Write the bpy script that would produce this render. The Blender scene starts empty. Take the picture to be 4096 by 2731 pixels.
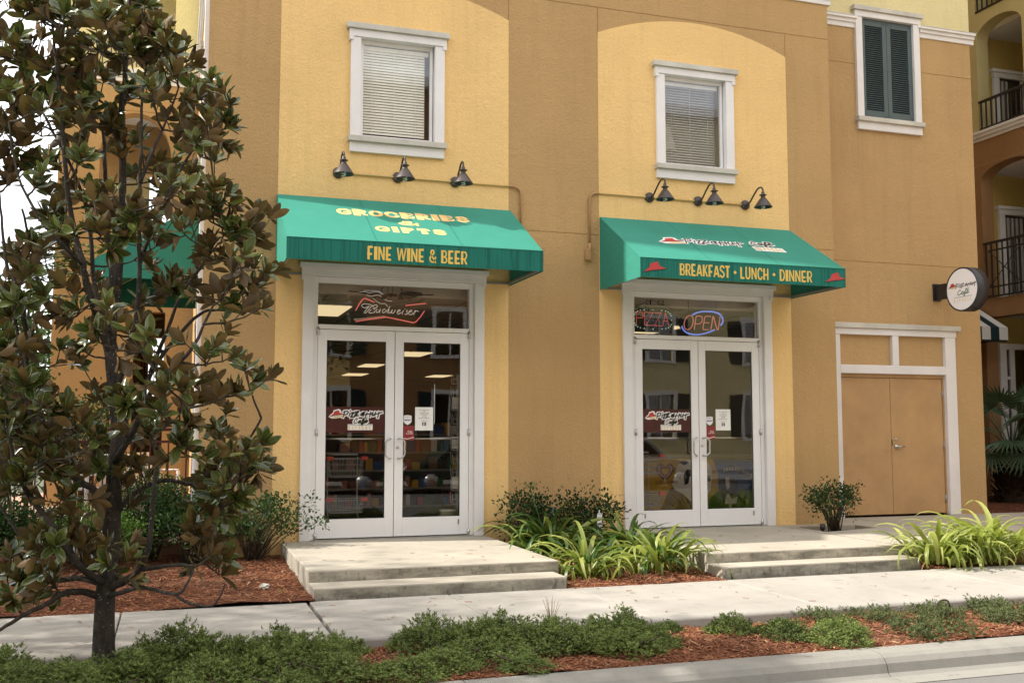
# Cafe and grocery store front on a sunny street - everything is built in code.
import bpy, bmesh, math, random
import numpy as np
from mathutils import Vector, Matrix

R = math.radians
scene = bpy.context.scene
COL = scene.collection
rng = np.random.default_rng(11)
random.seed(7)

# ------------------------------------------------------------------ camera
cam_data = bpy.data.cameras.new('camera')
cam = bpy.data.objects.new('camera', cam_data)
COL.objects.link(cam)
scene.camera = cam
cam_data.sensor_width = 36.0
cam_data.lens = 35.86
cam_data.clip_start = 0.1
cam_data.clip_end = 2000.0
CAM = Vector((-2.524, -12.058, 1.279))
_r = Vector((0.949, -0.3153, 0.0005)); _u = Vector((-0.0271, -0.0807, 0.9964)); _f = Vector((0.3141, 0.9455, 0.0851))
cam.matrix_world = Matrix(((_r.x, _u.x, -_f.x, CAM.x), (_r.y, _u.y, -_f.y, CAM.y), (_r.z, _u.z, -_f.z, CAM.z), (0, 0, 0, 1)))

# ------------------------------------------------------------------ sky and sun
SUN_FROM = Vector((-1.0, 0.16, 1.0)).normalized()      # towards the sun: left, a little behind the facade
SUN_EL = math.asin(SUN_FROM.z)
SUN_STRENGTH = 4.1
SKY_STRENGTH = 0.146
EXPOSURE = 0.76
world = bpy.data.worlds.new('World')
scene.world = world
world.use_nodes = True
wn = world.node_tree.nodes; wl = world.node_tree.links
wn.clear()
w_out = wn.new('ShaderNodeOutputWorld'); w_bg = wn.new('ShaderNodeBackground')
sky = wn.new('ShaderNodeTexSky'); sky.sky_type = 'NISHITA'; sky.sun_disc = False
sky.sun_elevation = SUN_EL
sky.sun_rotation = math.atan2(SUN_FROM.x, SUN_FROM.y)
sky.air_density = 1.0; sky.dust_density = 2.0; sky.ozone_density = 1.0
w_tc = wn.new('ShaderNodeTexCoord'); w_map = wn.new('ShaderNodeMapping'); w_map.inputs['Scale'].default_value = (1.0, 1.0, 2.6)
w_noise = wn.new('ShaderNodeTexNoise'); w_noise.inputs['Scale'].default_value = 2.2; w_noise.inputs['Detail'].default_value = 8.0; w_noise.inputs['Roughness'].default_value = 0.6
w_ramp = wn.new('ShaderNodeValToRGB')
w_ramp.color_ramp.elements[0].position = 0.30; w_ramp.color_ramp.elements[0].color = (0.22, 0.22, 0.22, 1)
w_ramp.color_ramp.elements[1].position = 0.62; w_ramp.color_ramp.elements[1].color = (1, 1, 1, 1)
w_mix = wn.new('ShaderNodeMix'); w_mix.data_type = 'RGBA'
w_mix.inputs[7].default_value = (10.4, 10.3, 10.3, 1)       # thin bright cloud sheet
wl.new(w_tc.outputs['Generated'], w_map.inputs['Vector']); wl.new(w_map.outputs[0], w_noise.inputs['Vector'])
wl.new(w_noise.outputs['Fac'], w_ramp.inputs['Fac']); wl.new(w_ramp.outputs['Color'], w_mix.inputs[0])
wl.new(sky.outputs['Color'], w_mix.inputs[6])
wl.new(w_mix.outputs[2], w_bg.inputs['Color']); wl.new(w_bg.outputs[0], w_out.inputs['Surface'])
w_bg.inputs['Strength'].default_value = SKY_STRENGTH

sun_data = bpy.data.lights.new('sun', 'SUN')
sun_data.energy = SUN_STRENGTH; sun_data.angle = R(1.2); sun_data.color = (1.0, 0.95, 0.86)
sun = bpy.data.objects.new('sun', sun_data); COL.objects.link(sun)
sun.rotation_euler = SUN_FROM.to_track_quat('Z', 'Y').to_euler(); sun.location = (-20, 4, 24)

scene.view_settings.view_transform = 'Standard'; scene.view_settings.look = 'None'
scene.view_settings.exposure = EXPOSURE; scene.view_settings.gamma = 1.0
scene.view_settings.use_curve_mapping = False
scene.cycles.max_bounces = 8; scene.cycles.transparent_max_bounces = 16

# ------------------------------------------------------------------ materials
MATS = {}
class NT:
    def __init__(s, name):
        s.m = bpy.data.materials.new(name); s.m.use_nodes = True
        s.n = s.m.node_tree.nodes; s.l = s.m.node_tree.links
        s.b = s.n['Principled BSDF']; s.out = s.n['Material Output']
    def N(s, t, **kw):
        n = s.n.new('ShaderNode' + t)
        for k, v in kw.items():
            if k in n.inputs: n.inputs[k].default_value = v
            else: setattr(n, k, v)
        return n
    def L(s, a, b): s.l.new(a, b)
    def pos(s, scale=(1, 1, 1)):
        g = s.N('NewGeometry'); m = s.N('Mapping'); m.inputs['Scale'].default_value = scale
        s.L(g.outputs['Position'], m.inputs['Vector']); return m.outputs[0]
    def noise(s, scale, detail=3, rough=.55, vec=None, stretch=(1, 1, 1)):
        n = s.N('TexNoise'); n.inputs['Scale'].default_value = scale; n.inputs['Detail'].default_value = detail
        n.inputs['Roughness'].default_value = rough
        s.L(vec if vec is not None else s.pos(stretch), n.inputs['Vector']); return n.outputs['Fac']
    def ramp(s, fac, p0, p1, c0=(0, 0, 0, 1), c1=(1, 1, 1, 1)):
        r = s.N('ValToRGB'); e = r.color_ramp.elements
        e[0].position = p0; e[1].position = p1; e[0].color = c0 if len(c0) == 4 else (*c0, 1); e[1].color = c1 if len(c1) == 4 else (*c1, 1)
        s.L(fac, r.inputs['Fac']); return r.outputs['Color']
    def mix(s, fac, a, b, mode='MIX'):
        n = s.N('Mix', data_type='RGBA', blend_type=mode)
        for i, v in ((0, fac), (6, a), (7, b)):
            if isinstance(v, (int, float)): n.inputs[i].default_value = v
            elif isinstance(v, tuple): n.inputs[i].default_value = v if len(v) == 4 else (*v, 1)
            else: s.L(v, n.inputs[i])
        return n.outputs[2]
    def math(s, op, a, b=0.0):
        n = s.N('Math', operation=op)
        for i, v in ((0, a), (1, b)):
            if isinstance(v, (int, float)): n.inputs[i].default_value = v
            else: s.L(v, n.inputs[i])
        return n.outputs[0]
    def bump(s, h, strength=.4, dist=.01):
        b = s.N('Bump'); b.inputs['Strength'].default_value = strength; b.inputs['Distance'].default_value = dist
        s.L(h, b.inputs['Height']); s.L(b.outputs[0], s.b.inputs['Normal']); return b
    def base(s, c):
        if isinstance(c, tuple): s.b.inputs['Base Color'].default_value = (*c, 1) if len(c) == 3 else c
        else: s.L(c, s.b.inputs['Base Color'])
    def set(s, rough=.6, metal=0., spec=.5):
        s.b.inputs['Roughness'].default_value = rough; s.b.inputs['Metallic'].default_value = metal
        s.b.inputs['Specular IOR Level'].default_value = spec

def sc(c, f): return tuple(min(1, x * f) for x in c)

def stucco(name, c, grain=.55, dirt=.17):
    t = NT(name); t.set(.9, 0, .25)
    low = t.noise(.7, 4, .6); streak = t.noise(2.2, 4, .6, stretch=(3.0, 3.0, .25)); fine = t.noise(38, 3, .6)
    a = t.mix(t.ramp(low, .3, .72), sc(c, .87), sc(c, 1.07))
    a = t.mix(t.math('MULTIPLY', t.ramp(streak, .52, .80), dirt * 2.2), a, sc(c, .62))
    a = t.mix(t.ramp(fine, .30, .75), t.mix(.5, a, sc(c, .80)), a)
    t.base(a)
    h = t.math('ADD', t.noise(34, 4, .62), t.math('MULTIPLY', t.noise(11, 2, .5), .7))
    t.bump(h, grain, .022)
    return t.m

def painted(name, c, rough=.45, grime=.12, spec=.4, bump=.06, metal=0.):
    t = NT(name); t.set(rough, metal, spec)
    low = t.noise(2.3, 4, .6); sp = t.noise(55, 3, .6)
    a = t.mix(t.ramp(low, .35, .75), sc(c, 1 - grime), c)
    a = t.mix(t.math('MULTIPLY', t.ramp(sp, .60, .78), grime), a, sc(c, .55))
    t.base(a); t.bump(sp, bump, .01)
    return t.m

def flat(name, c, rough=.6, metal=0., spec=.4):
    t = NT(name); t.set(rough, metal, spec)
    t.base(t.mix(t.ramp(t.noise(9, 3), .3, .7), sc(c, .9), c)); return t.m

def emit(name, c, strength, base=(.1, .1, .1)):
    t = NT(name); t.set(.4); t.base(base)
    t.b.inputs['Emission Color'].default_value = (*c, 1); t.b.inputs['Emission Strength'].default_value = strength; return t.m

def concrete(name, c, stain=.5, speck=1.0):
    t = NT(name); t.set(.88, 0, .25)
    low = t.noise(1.1, 5, .62); mid = t.noise(6, 5, .65); fine = t.noise(120, 2, .6)
    brush = t.noise(5, 3, .6, stretch=(1, 14, 1))
    a = t.mix(t.ramp(low, .32, .68), sc(c, .84), sc(c, 1.05))
    a = t.mix(t.math('MULTIPLY', t.ramp(mid, .52, .80), stain), a, sc(c, .52))
    a = t.mix(t.math('MULTIPLY', t.ramp(brush, .45, .8), .16), a, sc(c, .72))
    a = t.mix(t.math('MULTIPLY', t.ramp(fine, .57, .7), .28 * speck), a, sc(c, .55))
    a = t.mix(t.math('MULTIPLY', t.ramp(t.noise(7.3, 1, .4), .73, .76), .45), a, sc(c, .45))      # old gum and drip spots
    t.base(a); t.bump(t.math('ADD', fine, t.math('MULTIPLY', mid, .6)), .25, .006)
    return t.m

def riser_concrete(name, c):
    # grey, weathered formwork face with dark mildew patches
    t = NT(name); t.set(.9, 0, .2)
    n1 = t.noise(3.2, 6, .68, stretch=(1, 1, 3)); n2 = t.noise(14, 4, .65, stretch=(2, 2, .6)); fine = t.noise(110, 2)
    a = t.mix(t.ramp(n1, .38, .62), sc(c, 1.1), sc(c, .50))
    a = t.mix(t.math('MULTIPLY', t.ramp(n2, .55, .70), .6), a, (.05, .047, .035))
    a = t.mix(t.math('MULTIPLY', t.ramp(fine, .60, .72), .4), a, sc(c, .4))
    t.base(a); t.bump(t.math('ADD', fine, n2), .3, .006)
    return t.m

def foliage(name, dark, light, back=None, rough=.45, trans=.25, spec=.4, uvedge=None):
    t = NT(name)
    at = t.N('Attribute'); at.attribute_name = 'rnd'
    oi = t.N('ObjectInfo'); ge = t.N('NewGeometry')
    f = t.math('FRACT', t.math('ADD', t.math('ADD', at.outputs['Fac'], oi.outputs['Random']), t.math('MULTIPLY', ge.outputs['Random Per Island'], .35)))
    c = t.mix(f, dark, light)
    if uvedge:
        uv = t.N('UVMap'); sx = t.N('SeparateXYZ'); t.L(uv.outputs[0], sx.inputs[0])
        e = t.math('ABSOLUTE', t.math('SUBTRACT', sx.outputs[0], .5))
        c = t.mix(t.ramp(e, .40, .47), c, uvedge)  # pale leaf margin, its colour also standing in for light through the edge
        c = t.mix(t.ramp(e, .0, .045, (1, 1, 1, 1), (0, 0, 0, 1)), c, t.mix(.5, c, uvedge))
    if back: c = t.mix(ge.outputs['Backfacing'], c, t.mix(f, sc(back, .5), sc(back, 1.9)))
    t.base(c); t.set(rough, 0, spec)
    if back:
        t.L(t.math('ADD', t.math('MULTIPLY', ge.outputs['Backfacing'], .45), rough), t.b.inputs['Roughness'])
    if trans:
        tr = t.N('BsdfTranslucent'); t.L(t.mix(.5, c, (light[0] * 1.5, light[1] * 1.8, light[2] * .8)), tr.inputs['Color'])
        ms = t.N('MixShader'); ms.inputs[0].default_value = trans
        t.L(t.b.outputs[0], ms.inputs[1]); t.L(tr.outputs[0], ms.inputs[2]); t.L(ms.outputs[0], t.out.inputs['Surface'])
    return t.m

def glass(name, tint=(.84, .81, .75), extra=.0):
    t = NT(name); t.n.remove(t.b)
    tr = t.N('BsdfTransparent'); tr.inputs[0].default_value = (*tint, 1)
    gl = t.N('BsdfGlossy'); gl.inputs['Roughness'].default_value = .0; gl.inputs['Color'].default_value = (1, 1, 1, 1)
    fr = t.N('Fresnel'); gb = t.N('NewGeometry')      # a thin sheet reflects alike from both sides
    t.L(t.math('SUBTRACT', 1.55, t.math('MULTIPLY', gb.outputs['Backfacing'], 1.55 - 1 / 1.55)), fr.inputs['IOR'])
    bm = t.N('Bump'); bm.inputs['Strength'].default_value = .05; bm.inputs['Distance'].default_value = .02
    t.L(t.noise(1.6, 1, .4), bm.inputs['Height']); t.L(bm.outputs[0], gl.inputs['Normal'])
    f = t.math('ADD', t.math('MULTIPLY', fr.outputs[0], 1.35), extra)
    ms = t.N('MixShader'); t.L(f, ms.inputs[0]); t.L(tr.outputs[0], ms.inputs[1]); t.L(gl.outputs[0], ms.inputs[2])
    t.L(ms.outputs[0], t.out.inputs['Surface']); return t.m

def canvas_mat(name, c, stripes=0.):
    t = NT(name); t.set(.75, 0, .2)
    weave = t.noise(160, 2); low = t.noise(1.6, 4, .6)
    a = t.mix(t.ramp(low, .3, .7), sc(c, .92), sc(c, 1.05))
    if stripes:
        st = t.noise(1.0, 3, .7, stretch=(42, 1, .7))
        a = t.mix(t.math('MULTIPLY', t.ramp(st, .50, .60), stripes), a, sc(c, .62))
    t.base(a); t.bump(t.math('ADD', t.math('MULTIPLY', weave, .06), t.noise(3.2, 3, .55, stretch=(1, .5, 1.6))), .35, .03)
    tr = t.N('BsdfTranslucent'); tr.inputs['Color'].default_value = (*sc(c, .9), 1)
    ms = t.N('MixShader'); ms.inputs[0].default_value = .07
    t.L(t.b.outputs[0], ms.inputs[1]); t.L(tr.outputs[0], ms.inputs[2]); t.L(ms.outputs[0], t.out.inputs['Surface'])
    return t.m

def bark(name, c, lichen=(.33, .34, .30)):
    t = NT(name); t.set(.9, 0, .2)
    n = t.noise(22, 5, .7, stretch=(1, 1, .35)); sp = t.noise(60, 3, .6)
    a = t.mix(t.ramp(n, .35, .7), sc(c, .55), sc(c, 1.3))
    a = t.mix(t.math('MULTIPLY', t.ramp(sp, .64, .70), .85), a, lichen)
    t.base(a); t.bump(t.math('ADD', n, t.math('MULTIPLY', sp, .4)), .8, .012)
    return t.m

def chips(name):
    t = NT(name); t.set(.92, 0, .15)
    at = t.N('Attribute'); at.attribute_name = 'rnd'
    r = t.N('ValToRGB'); cr = r.color_ramp
    cr.elements[0].position = 0; cr.elements[0].color = (.11, .044, .020, 1)
    cr.elements[1].position = 1; cr.elements[1].color = (.48, .36, .25, 1)
    for p, c in ((.35, (.195, .074, .036, 1)), (.7, (.30, .125, .062, 1)), (.9, (.40, .23, .135, 1))):
        e = cr.elements.new(p); e.color = c
    t.L(at.outputs['Fac'], r.inputs['Fac'])
    t.base(t.mix(t.math('MULTIPLY', t.ramp(t.noise(1.3, 3), .5, .72), .4), r.outputs['Color'], (.13, .085, .06))); return t.m

TAN = (.50, .318, .140); YEL = (.86, .58, .245); CREAM = (.76, .66, .36); MUSTARD = (.50, .36, .11)
M = dict(
    tan=stucco('tan_stucco', TAN), tan2=stucco('tan_stucco_warm', (.52, .338, .155)), yellow=stucco('yellow_stucco', YEL, .5), cream=stucco('cream_stucco', CREAM, .45),
    brown=stucco('brown_stucco', (.34, .185, .08)), mustard=stucco('mustard_stucco', MUSTARD, .3),
    white=painted('white_trim', (.80, .775, .755), .55, .10, .35, .25), trim_top=painted('weathered_trim_cap', (.66, .63, .55), .7, .30, .3, .3),
    alu=painted('white_aluminium', (.80, .79, .785), .38, .06, .5, .02),
    steel=flat('brushed_steel', (.55, .54, .52), .32, .9), dark=flat('dark_gap', (.02, .018, .015), .8),
    bronze=painted('bronze_paint', (.055, .04, .036), .42, .25, .5, .25), black=painted('black_metal', (.022, .021, .022), .4, .2, .5, .05),
    sign_black=painted('black_sign_can', (.035, .034, .038), .45, .15, .5, .05),
    shutter=painted('green_shutter_paint', (.082, .115, .120), .5, .12, .4, .1),
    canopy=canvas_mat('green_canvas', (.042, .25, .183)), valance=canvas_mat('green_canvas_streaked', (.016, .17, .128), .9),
    frame_grey=flat('galvanised_frame', (.32, .33, .33), .45, .7),
    gold=flat('gold_lettering', (.78, .52, .10), .6), gold2=flat('pale_gold_lettering', (.86, .56, .22), .6),
    paper=flat('white_paper', (.84, .84, .80), .8), white_print=flat('white_print', (.82, .80, .78), .6), ink=flat('black_ink', (.025, .022, .02), .6),
    sticker_red=flat('dark_red_sticker', (.26, .028, .026), .5), red=flat('red_print', (.50, .045, .04), .5), green_ink=flat('green_print', (.035, .13, .055), .6), olive_ink=flat('olive_print', (.05, .055, .03), .6),
    yellow_print=flat('yellow_print', (.74, .50, .10), .6), blue_ink=flat('blue_print', (.03, .04, .25), .6), maroon=painted('maroon_film', (.085, .02, .016), .4, .4, .3, .0),
    conduit_y=painted('yellow_conduit', (.62, .44, .16), .5, .1), conduit_t=painted('tan_conduit', (.42, .24, .10), .5, .1),
    door_tan=painted('tan_door_paint', (.53, .325, .15), .5, .2, .35, .05),
    slab=concrete('sidewalk_concrete', (.37, .345, .305), .42), step=concrete('step_concrete', (.425, .382, .31), .36), riser=riser_concrete('riser_concrete', (.38, .35, .28)),
    curb=concrete('curb_concrete', (.26, .247, .217), .42, 1.4), joint=flat('joint_filler', (.085, .06, .04), .95),
    glass=glass('door_glass'), glass_up=glass('window_glass', (.96, .96, .94), .04), glass_far=glass('far_window_glass', (.5, .5, .5), .10),
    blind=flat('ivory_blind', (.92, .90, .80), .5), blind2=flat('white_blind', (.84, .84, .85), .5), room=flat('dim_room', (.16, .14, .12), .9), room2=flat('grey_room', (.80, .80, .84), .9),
    shade=flat('lampshade_cloth', (.80, .78, .76), .8),
    floor=flat('store_floor', (.16, .13, .10), .5), ceil=flat('store_ceiling', (.62, .58, .52), .9), storewall=flat('store_wall', (.16, .12, .085), .9),
    shelf=flat('shelf_metal', (.30, .27, .23), .5), panel_light=emit('lit_ceiling_panel', (1.0, .80, .48), .62),
    wire=flat('chrome_wire', (.50, .51, .52), .4, .1), cart_red=flat('red_cart_grip', (.75, .10, .07), .4),
    neon_red=emit('red_neon', (1.0, .20, .18), .42, (.5, .1, .1)), neon_open=emit('faded_red_neon', (.80, .26, .20), .28, (.4, .15, .12)), neon_blue=emit('blue_neon', (.20, .32, 1.0), .48, (.1, .1, .5)),
    neon_white=emit('white_neon', (.8, .72, .66), .25, (.6, .6, .6)), led_red=emit('red_led', (1.0, .14, .12), .6), led_green=emit('green_led', (.65, 1.0, .78), .55),
    bulb=flat('white_bulb', (.75, .80, .76), .25), chips=chips('mulch_chips'),
    barkm=bark('magnolia_bark', (.055, .046, .038)), twig=bark('twig_bark', (.075, .06, .042), (.2, .2, .15)), barkp=bark('palm_bark', (.05, .035, .024), (.10, .075, .05)),
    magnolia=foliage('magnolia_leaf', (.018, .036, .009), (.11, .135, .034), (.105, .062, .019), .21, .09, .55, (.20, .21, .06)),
    magnolia_young=foliage('yellow_green_leaf', (.16, .22, .03), (.24, .26, .05), None, .3, .25, .5),
    shrub=foliage('shrub_leaf', (.016, .038, .012), (.05, .10, .025), None, .5, .15, .28),
    shrub_light=foliage('fresh_shrub_leaf', (.035, .085, .016), (.11, .19, .03), None, .5, .25, .3),
    juniper=foliage('juniper_needles', (.012, .029, .009), (.23, .29, .08), None, .6, .15, .25),
    juniper_dry=foliage('straggly_juniper_needles', (.06, .085, .03), (.13, .15, .06), None, .7, .1, .2),
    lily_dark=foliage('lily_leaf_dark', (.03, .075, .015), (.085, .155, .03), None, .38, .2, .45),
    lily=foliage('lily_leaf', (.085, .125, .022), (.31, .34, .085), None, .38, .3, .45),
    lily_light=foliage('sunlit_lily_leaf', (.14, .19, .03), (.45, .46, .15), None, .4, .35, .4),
    dry=foliage('dry_leaf', (.20, .11, .05), (.36, .25, .12), None, .8, .1, .2),
    palm=foliage('palm_leaf', (.04, .08, .04), (.10, .16, .085), None, .45, .12, .4),
    myrtle=foliage('myrtle_leaf', (.03, .07, .02), (.09, .15, .035), None, .45, .25, .35),
    street=foliage('street_tree_leaf', (.02, .045, .012), (.06, .10, .025), None, .5, .2, .3),
    plastic=flat('white_plastic', (.74, .73, .72), .4), railing=painted('dark_red_railing', (.075, .016, .013), .45, .2), stripe_dark=canvas_mat('dark_green_canvas', (.012, .03, .032)), stripe_white=canvas_mat('white_canvas', (.62, .60, .55)),
    curtain=flat('grey_curtain', (.38, .37, .35), .8), paver=concrete('pink_pavers', (.42, .27, .20), .4),
    asphalt=concrete('asphalt', (.17, .165, .155), .3, 2.2), earth=painted('mulch_earth', (.14, .055, .03), .95, .4, .1, .9), ground=concrete('far_ground', (.09, .10, .055), .4),
    stone=flat('pale_stone', (.62, .58, .50), .8),
    car_white=flat('silver_car_paint', (.55, .55, .54), .25, .3), car_green=flat('dark_green_car_paint', (.03, .06, .045), .25, .2), car_dark=flat('dark_car_paint', (.05, .05, .055), .25, .2), tyre=flat('rubber', (.02, .02, .02), .9),
    fz_yellow=flat('freezer_yellow', (.62, .38, .05), .5), fz_blue=flat('freezer_blue', (.04, .10, .36), .5), fz_brown=flat('freezer_brown', (.22, .09, .04), .5), fz_pink=flat('freezer_pink', (.5, .27, .24), .5), fz_green=flat('freezer_green', (.04, .14, .03), .5),
)
# ------------------------------------------------------------------ object helpers
ORIGIN = {}
def tag(o, label=None, cat=None, group=None, kind=None):
    if label: o['label'] = label
    if cat: o['category'] = cat
    if group: o['group'] = group
    if kind: o['kind'] = kind
    return o
def thing(name, label, cat, loc=(0, 0, 0), group=None, rz=0.0):
    o = bpy.data.objects.new(name, None); COL.objects.link(o)
    o.location = loc; o.rotation_euler = (0, 0, rz); o.empty_display_size = .1
    ORIGIN[o] = Vector(loc)
    return tag(o, label, cat, group)
def root_origin(p):
    while p is not None and p.parent is not None: p = p.parent
    return ORIGIN.get(p, Vector((0, 0, 0)))
def link(name, me, parent=None):
    o = bpy.data.objects.new(name, me); COL.objects.link(o)
    if parent is not None: o.parent = parent
    return o
def copy_tree(root, loc, rz=None, scale=None, label=None):
    r = root.copy(); COL.objects.link(r); r.location = loc
    if rz is not None: r.rotation_euler = (0, 0, rz)
    if scale is not None: r.scale = (scale,) * 3 if isinstance(scale, float) else scale
    if label: r['label'] = label
    for ch in list(root.children):
        c = ch.copy(); COL.objects.link(c); c.parent = r
        for g in list(ch.children):
            d = g.copy(); COL.objects.link(d); d.parent = c
    return r

class MB:
    """collects faces, links them as one mesh object"""
    def __init__(s): s.v = []; s.f = []; s.sm = []
    def add(s, vs, fs, smooth=False):
        n = len(s.v); s.v += [tuple(v) for v in vs]
        for f in fs: s.f.append(tuple(i + n for i in f)); s.sm.append(smooth)
        return s
    def box(s, x0, x1, y0, y1, z0, z1):
        v = [(x0, y0, z0), (x1, y0, z0), (x1, y1, z0), (x0, y1, z0), (x0, y0, z1), (x1, y0, z1), (x1, y1, z1), (x0, y1, z1)]
        return s.add(v, [(0, 3, 2, 1), (4, 5, 6, 7), (0, 1, 5, 4), (1, 2, 6, 5), (2, 3, 7, 6), (3, 0, 4, 7)])
    def quad(s, a, b, c, d): return s.add([a, b, c, d], [(0, 1, 2, 3)])
    def poly(s, pts): return s.add(pts, [tuple(range(len(pts)))])
    def prism(s, pts, d):
        """pts: 3d polygon, d: extrusion vector"""
        n = len(pts); d = Vector(d); P = [Vector(p) for p in pts]
        return s.add(P + [p + d for p in P], [tuple(range(n))[::-1], tuple(range(n, 2 * n))] + [(i, (i + 1) % n, (i + 1) % n + n, i + n) for i in range(n)])
    def obox(s, c, ax, ay, az, hx, hy, hz):
        c = Vector(c); ax, ay, az = Vector(ax), Vector(ay), Vector(az)
        v = [c + ax * hx * i + ay * hy * j + az * hz * k for k in (-1, 1) for i, j in ((-1, -1), (1, -1), (1, 1), (-1, 1))]
        return s.add(v, [(0, 3, 2, 1), (4, 5, 6, 7), (0, 1, 5, 4), (1, 2, 6, 5), (2, 3, 7, 6), (3, 0, 4, 7)])
    def tube(s, pts, r, n=6, cap=True, smooth=True):
        P = [Vector(p) for p in pts]; k = len(P)
        rs = r if isinstance(r, (list, tuple)) else [r] * k
        t0 = (P[1] - P[0]).normalized(); up = Vector((0, 0, 1)) if abs(t0.z) < .9 else Vector((1, 0, 0))
        a = t0.cross(up).normalized(); vs = []; prev = None
        for i in range(k):
            t = ((P[min(i + 1, k - 1)] - P[max(i - 1, 0)])).normalized()
            a = (a - t * a.dot(t)).normalized(); b = t.cross(a)
            for j in range(n):
                w = 2 * math.pi * j / n; vs.append(P[i] + (a * math.cos(w) + b * math.sin(w)) * rs[i])
        fs = [(i * n + j, i * n + (j + 1) % n, (i + 1) * n + (j + 1) % n, (i + 1) * n + j) for i in range(k - 1) for j in range(n)]
        if cap: fs += [tuple(range(n))[::-1], tuple((k - 1) * n + j for j in range(n))]
        return s.add(vs, fs, smooth)
    def lathe(s, prof, mat, n=24, smooth=True, close=False):
        """prof: (r, h) list, revolved about local z, placed by matrix"""
        vs = []; k = len(prof)
        for r, h in prof:
            for j in range(n):
                w = 2 * math.pi * j / n; vs.append(mat @ Vector((r * math.cos(w), r * math.sin(w), h)))
        fs = [(i * n + j, i * n + (j + 1) % n, (i + 1) * n + (j + 1) % n, (i + 1) * n + j) for i in range(k - 1) for j in range(n)]
        if close: fs += [tuple(range(n))[::-1], tuple((k - 1) * n + j for j in range(n))]
        return s.add(vs, fs, smooth)
    def extrude(s, prof, x0, x1, axis='x'):
        """prof: (y,z) polygon (x along axis) swept from x0 to x1"""
        P = [(x0, p[0], p[1]) for p in prof] if axis == 'x' else [(p[0], x0, p[1]) for p in prof]
        d = (x1 - x0, 0, 0) if axis == 'x' else (0, x1 - x0, 0)
        return s.prism(P, d)
    def build(s, name, mat, parent=None, bevel=0., seg=2, recalc=True, origin=None, solid=0.):
        o0 = origin if origin is not None else (root_origin(parent) if parent is not None else None)
        me = bpy.data.meshes.new(name)
        vs = s.v if o0 is None else [(v[0] - o0[0], v[1] - o0[1], v[2] - o0[2]) for v in s.v]
        me.from_pydata(vs, [], s.f)
        me.polygons.foreach_set('use_smooth', s.sm)
        me.materials.append(M[mat] if isinstance(mat, str) else mat)
        if bevel or recalc:
            bm = bmesh.new(); bm.from_mesh(me)
            if recalc: bmesh.ops.recalc_face_normals(bm, faces=bm.faces)
            if bevel:
                eds = [e for e in bm.edges if len(e.link_faces) == 2 and e.calc_face_angle(0) > .5]
                bmesh.ops.bevel(bm, geom=eds, offset=bevel, segments=seg, profile=.6, affect='EDGES', clamp_overlap=True)
            bm.to_mesh(me); bm.free()
        me.update()
        ob = link(name, me, parent)
        if o0 is not None and parent is None: ob.location = o0
        return ob

def struct(o): o['kind'] = 'structure'; return o
def holes_wall(mb, x0, x1, z0, z1, holes, y0, y1, axis='x'):
    """slab x0..x1 / z0..z1 with rectangular holes (hx0,hx1,hz0,hz1); axis 'y' swaps x and y"""
    xs = sorted({x0, x1, *[h for q in holes for h in q[:2] if x0 < h < x1]}); zs = sorted({z0, z1, *[h for q in holes for h in q[2:] if z0 < h < z1]})
    for i in range(len(xs) - 1):
        j = 0
        while j < len(zs) - 1:
            def hit(jj):
                cx, cz = (xs[i] + xs[i + 1]) / 2, (zs[jj] + zs[jj + 1]) / 2
                return any(q[0] < cx < q[1] and q[2] < cz < q[3] for q in holes)
            if hit(j): j += 1; continue
            e = j
            while e + 1 < len(zs) - 1 and not hit(e + 1): e += 1
            if axis == 'x': mb.box(xs[i], xs[i + 1], y0, y1, zs[j], zs[e + 1])
            else: mb.box(y0, y1, xs[i], xs[i + 1], zs[j], zs[e + 1])
            j = e + 1
    return mb

def smooth_pts(P, sub=5, closed=False):
    P = [Vector(p) for p in P]; n = len(P); out = []
    if n < 3: return P
    rngi = range(n) if closed else range(n - 1)
    for i in rngi:
        p0 = P[(i - 1) % n] if closed or i > 0 else P[0]; p1 = P[i]; p2 = P[(i + 1) % n]; p3 = P[(i + 2) % n] if closed or i + 2 < n else P[n - 1]
        for k in range(sub):
            t = k / sub
            out.append(.5 * ((2 * p1) + (p2 - p0) * t + (2 * p0 - 5 * p1 + 4 * p2 - p3) * t * t + (3 * p1 - p0 - 3 * p2 + p3) * t ** 3))
    if not closed: out.append(P[-1])
    return out

class Plane:
    """flat printing surface: 2d (u right, v up, metres) -> world, raised by w along the normal"""
    def __init__(s, o, U, V): s.o = Vector(o); s.U = Vector(U).normalized(); s.V = Vector(V).normalized(); s.n = s.U.cross(s.V)
    def __call__(s, u, v, w=0.): return s.o + s.U * u + s.V * v + s.n * w

def ribbon(mb, pl, pts, width, w=.002, taper=None):
    P = [Vector((p[0], p[1])) for p in pts]; n = len(P); L = []; Rr = []
    for i in range(n):
        a = P[max(i - 1, 0)]; b = P[min(i + 1, n - 1)]; t = (b - a)
        if t.length < 1e-9: t = Vector((1, 0))
        t.normalize(); nn = Vector((-t.y, t.x)); h = width / 2
        if 0 < i < n - 1:
            d1 = (P[i] - P[i - 1]).normalized(); c = max(.5, abs(nn.dot(Vector((-d1.y, d1.x))))); h = h / c
        if taper: h *= taper(i / (n - 1))
        q = P[i]
        if i == 0: q = q - t * width * .35
        if i == n - 1: q = q + t * width * .35
        L.append(pl(q.x + nn.x * h, q.y + nn.y * h, w)); Rr.append(pl(q.x - nn.x * h, q.y - nn.y * h, w))
    mb.add(L + Rr, [(i + n, i + n + 1, i + 1, i) for i in range(n - 1)])

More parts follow.
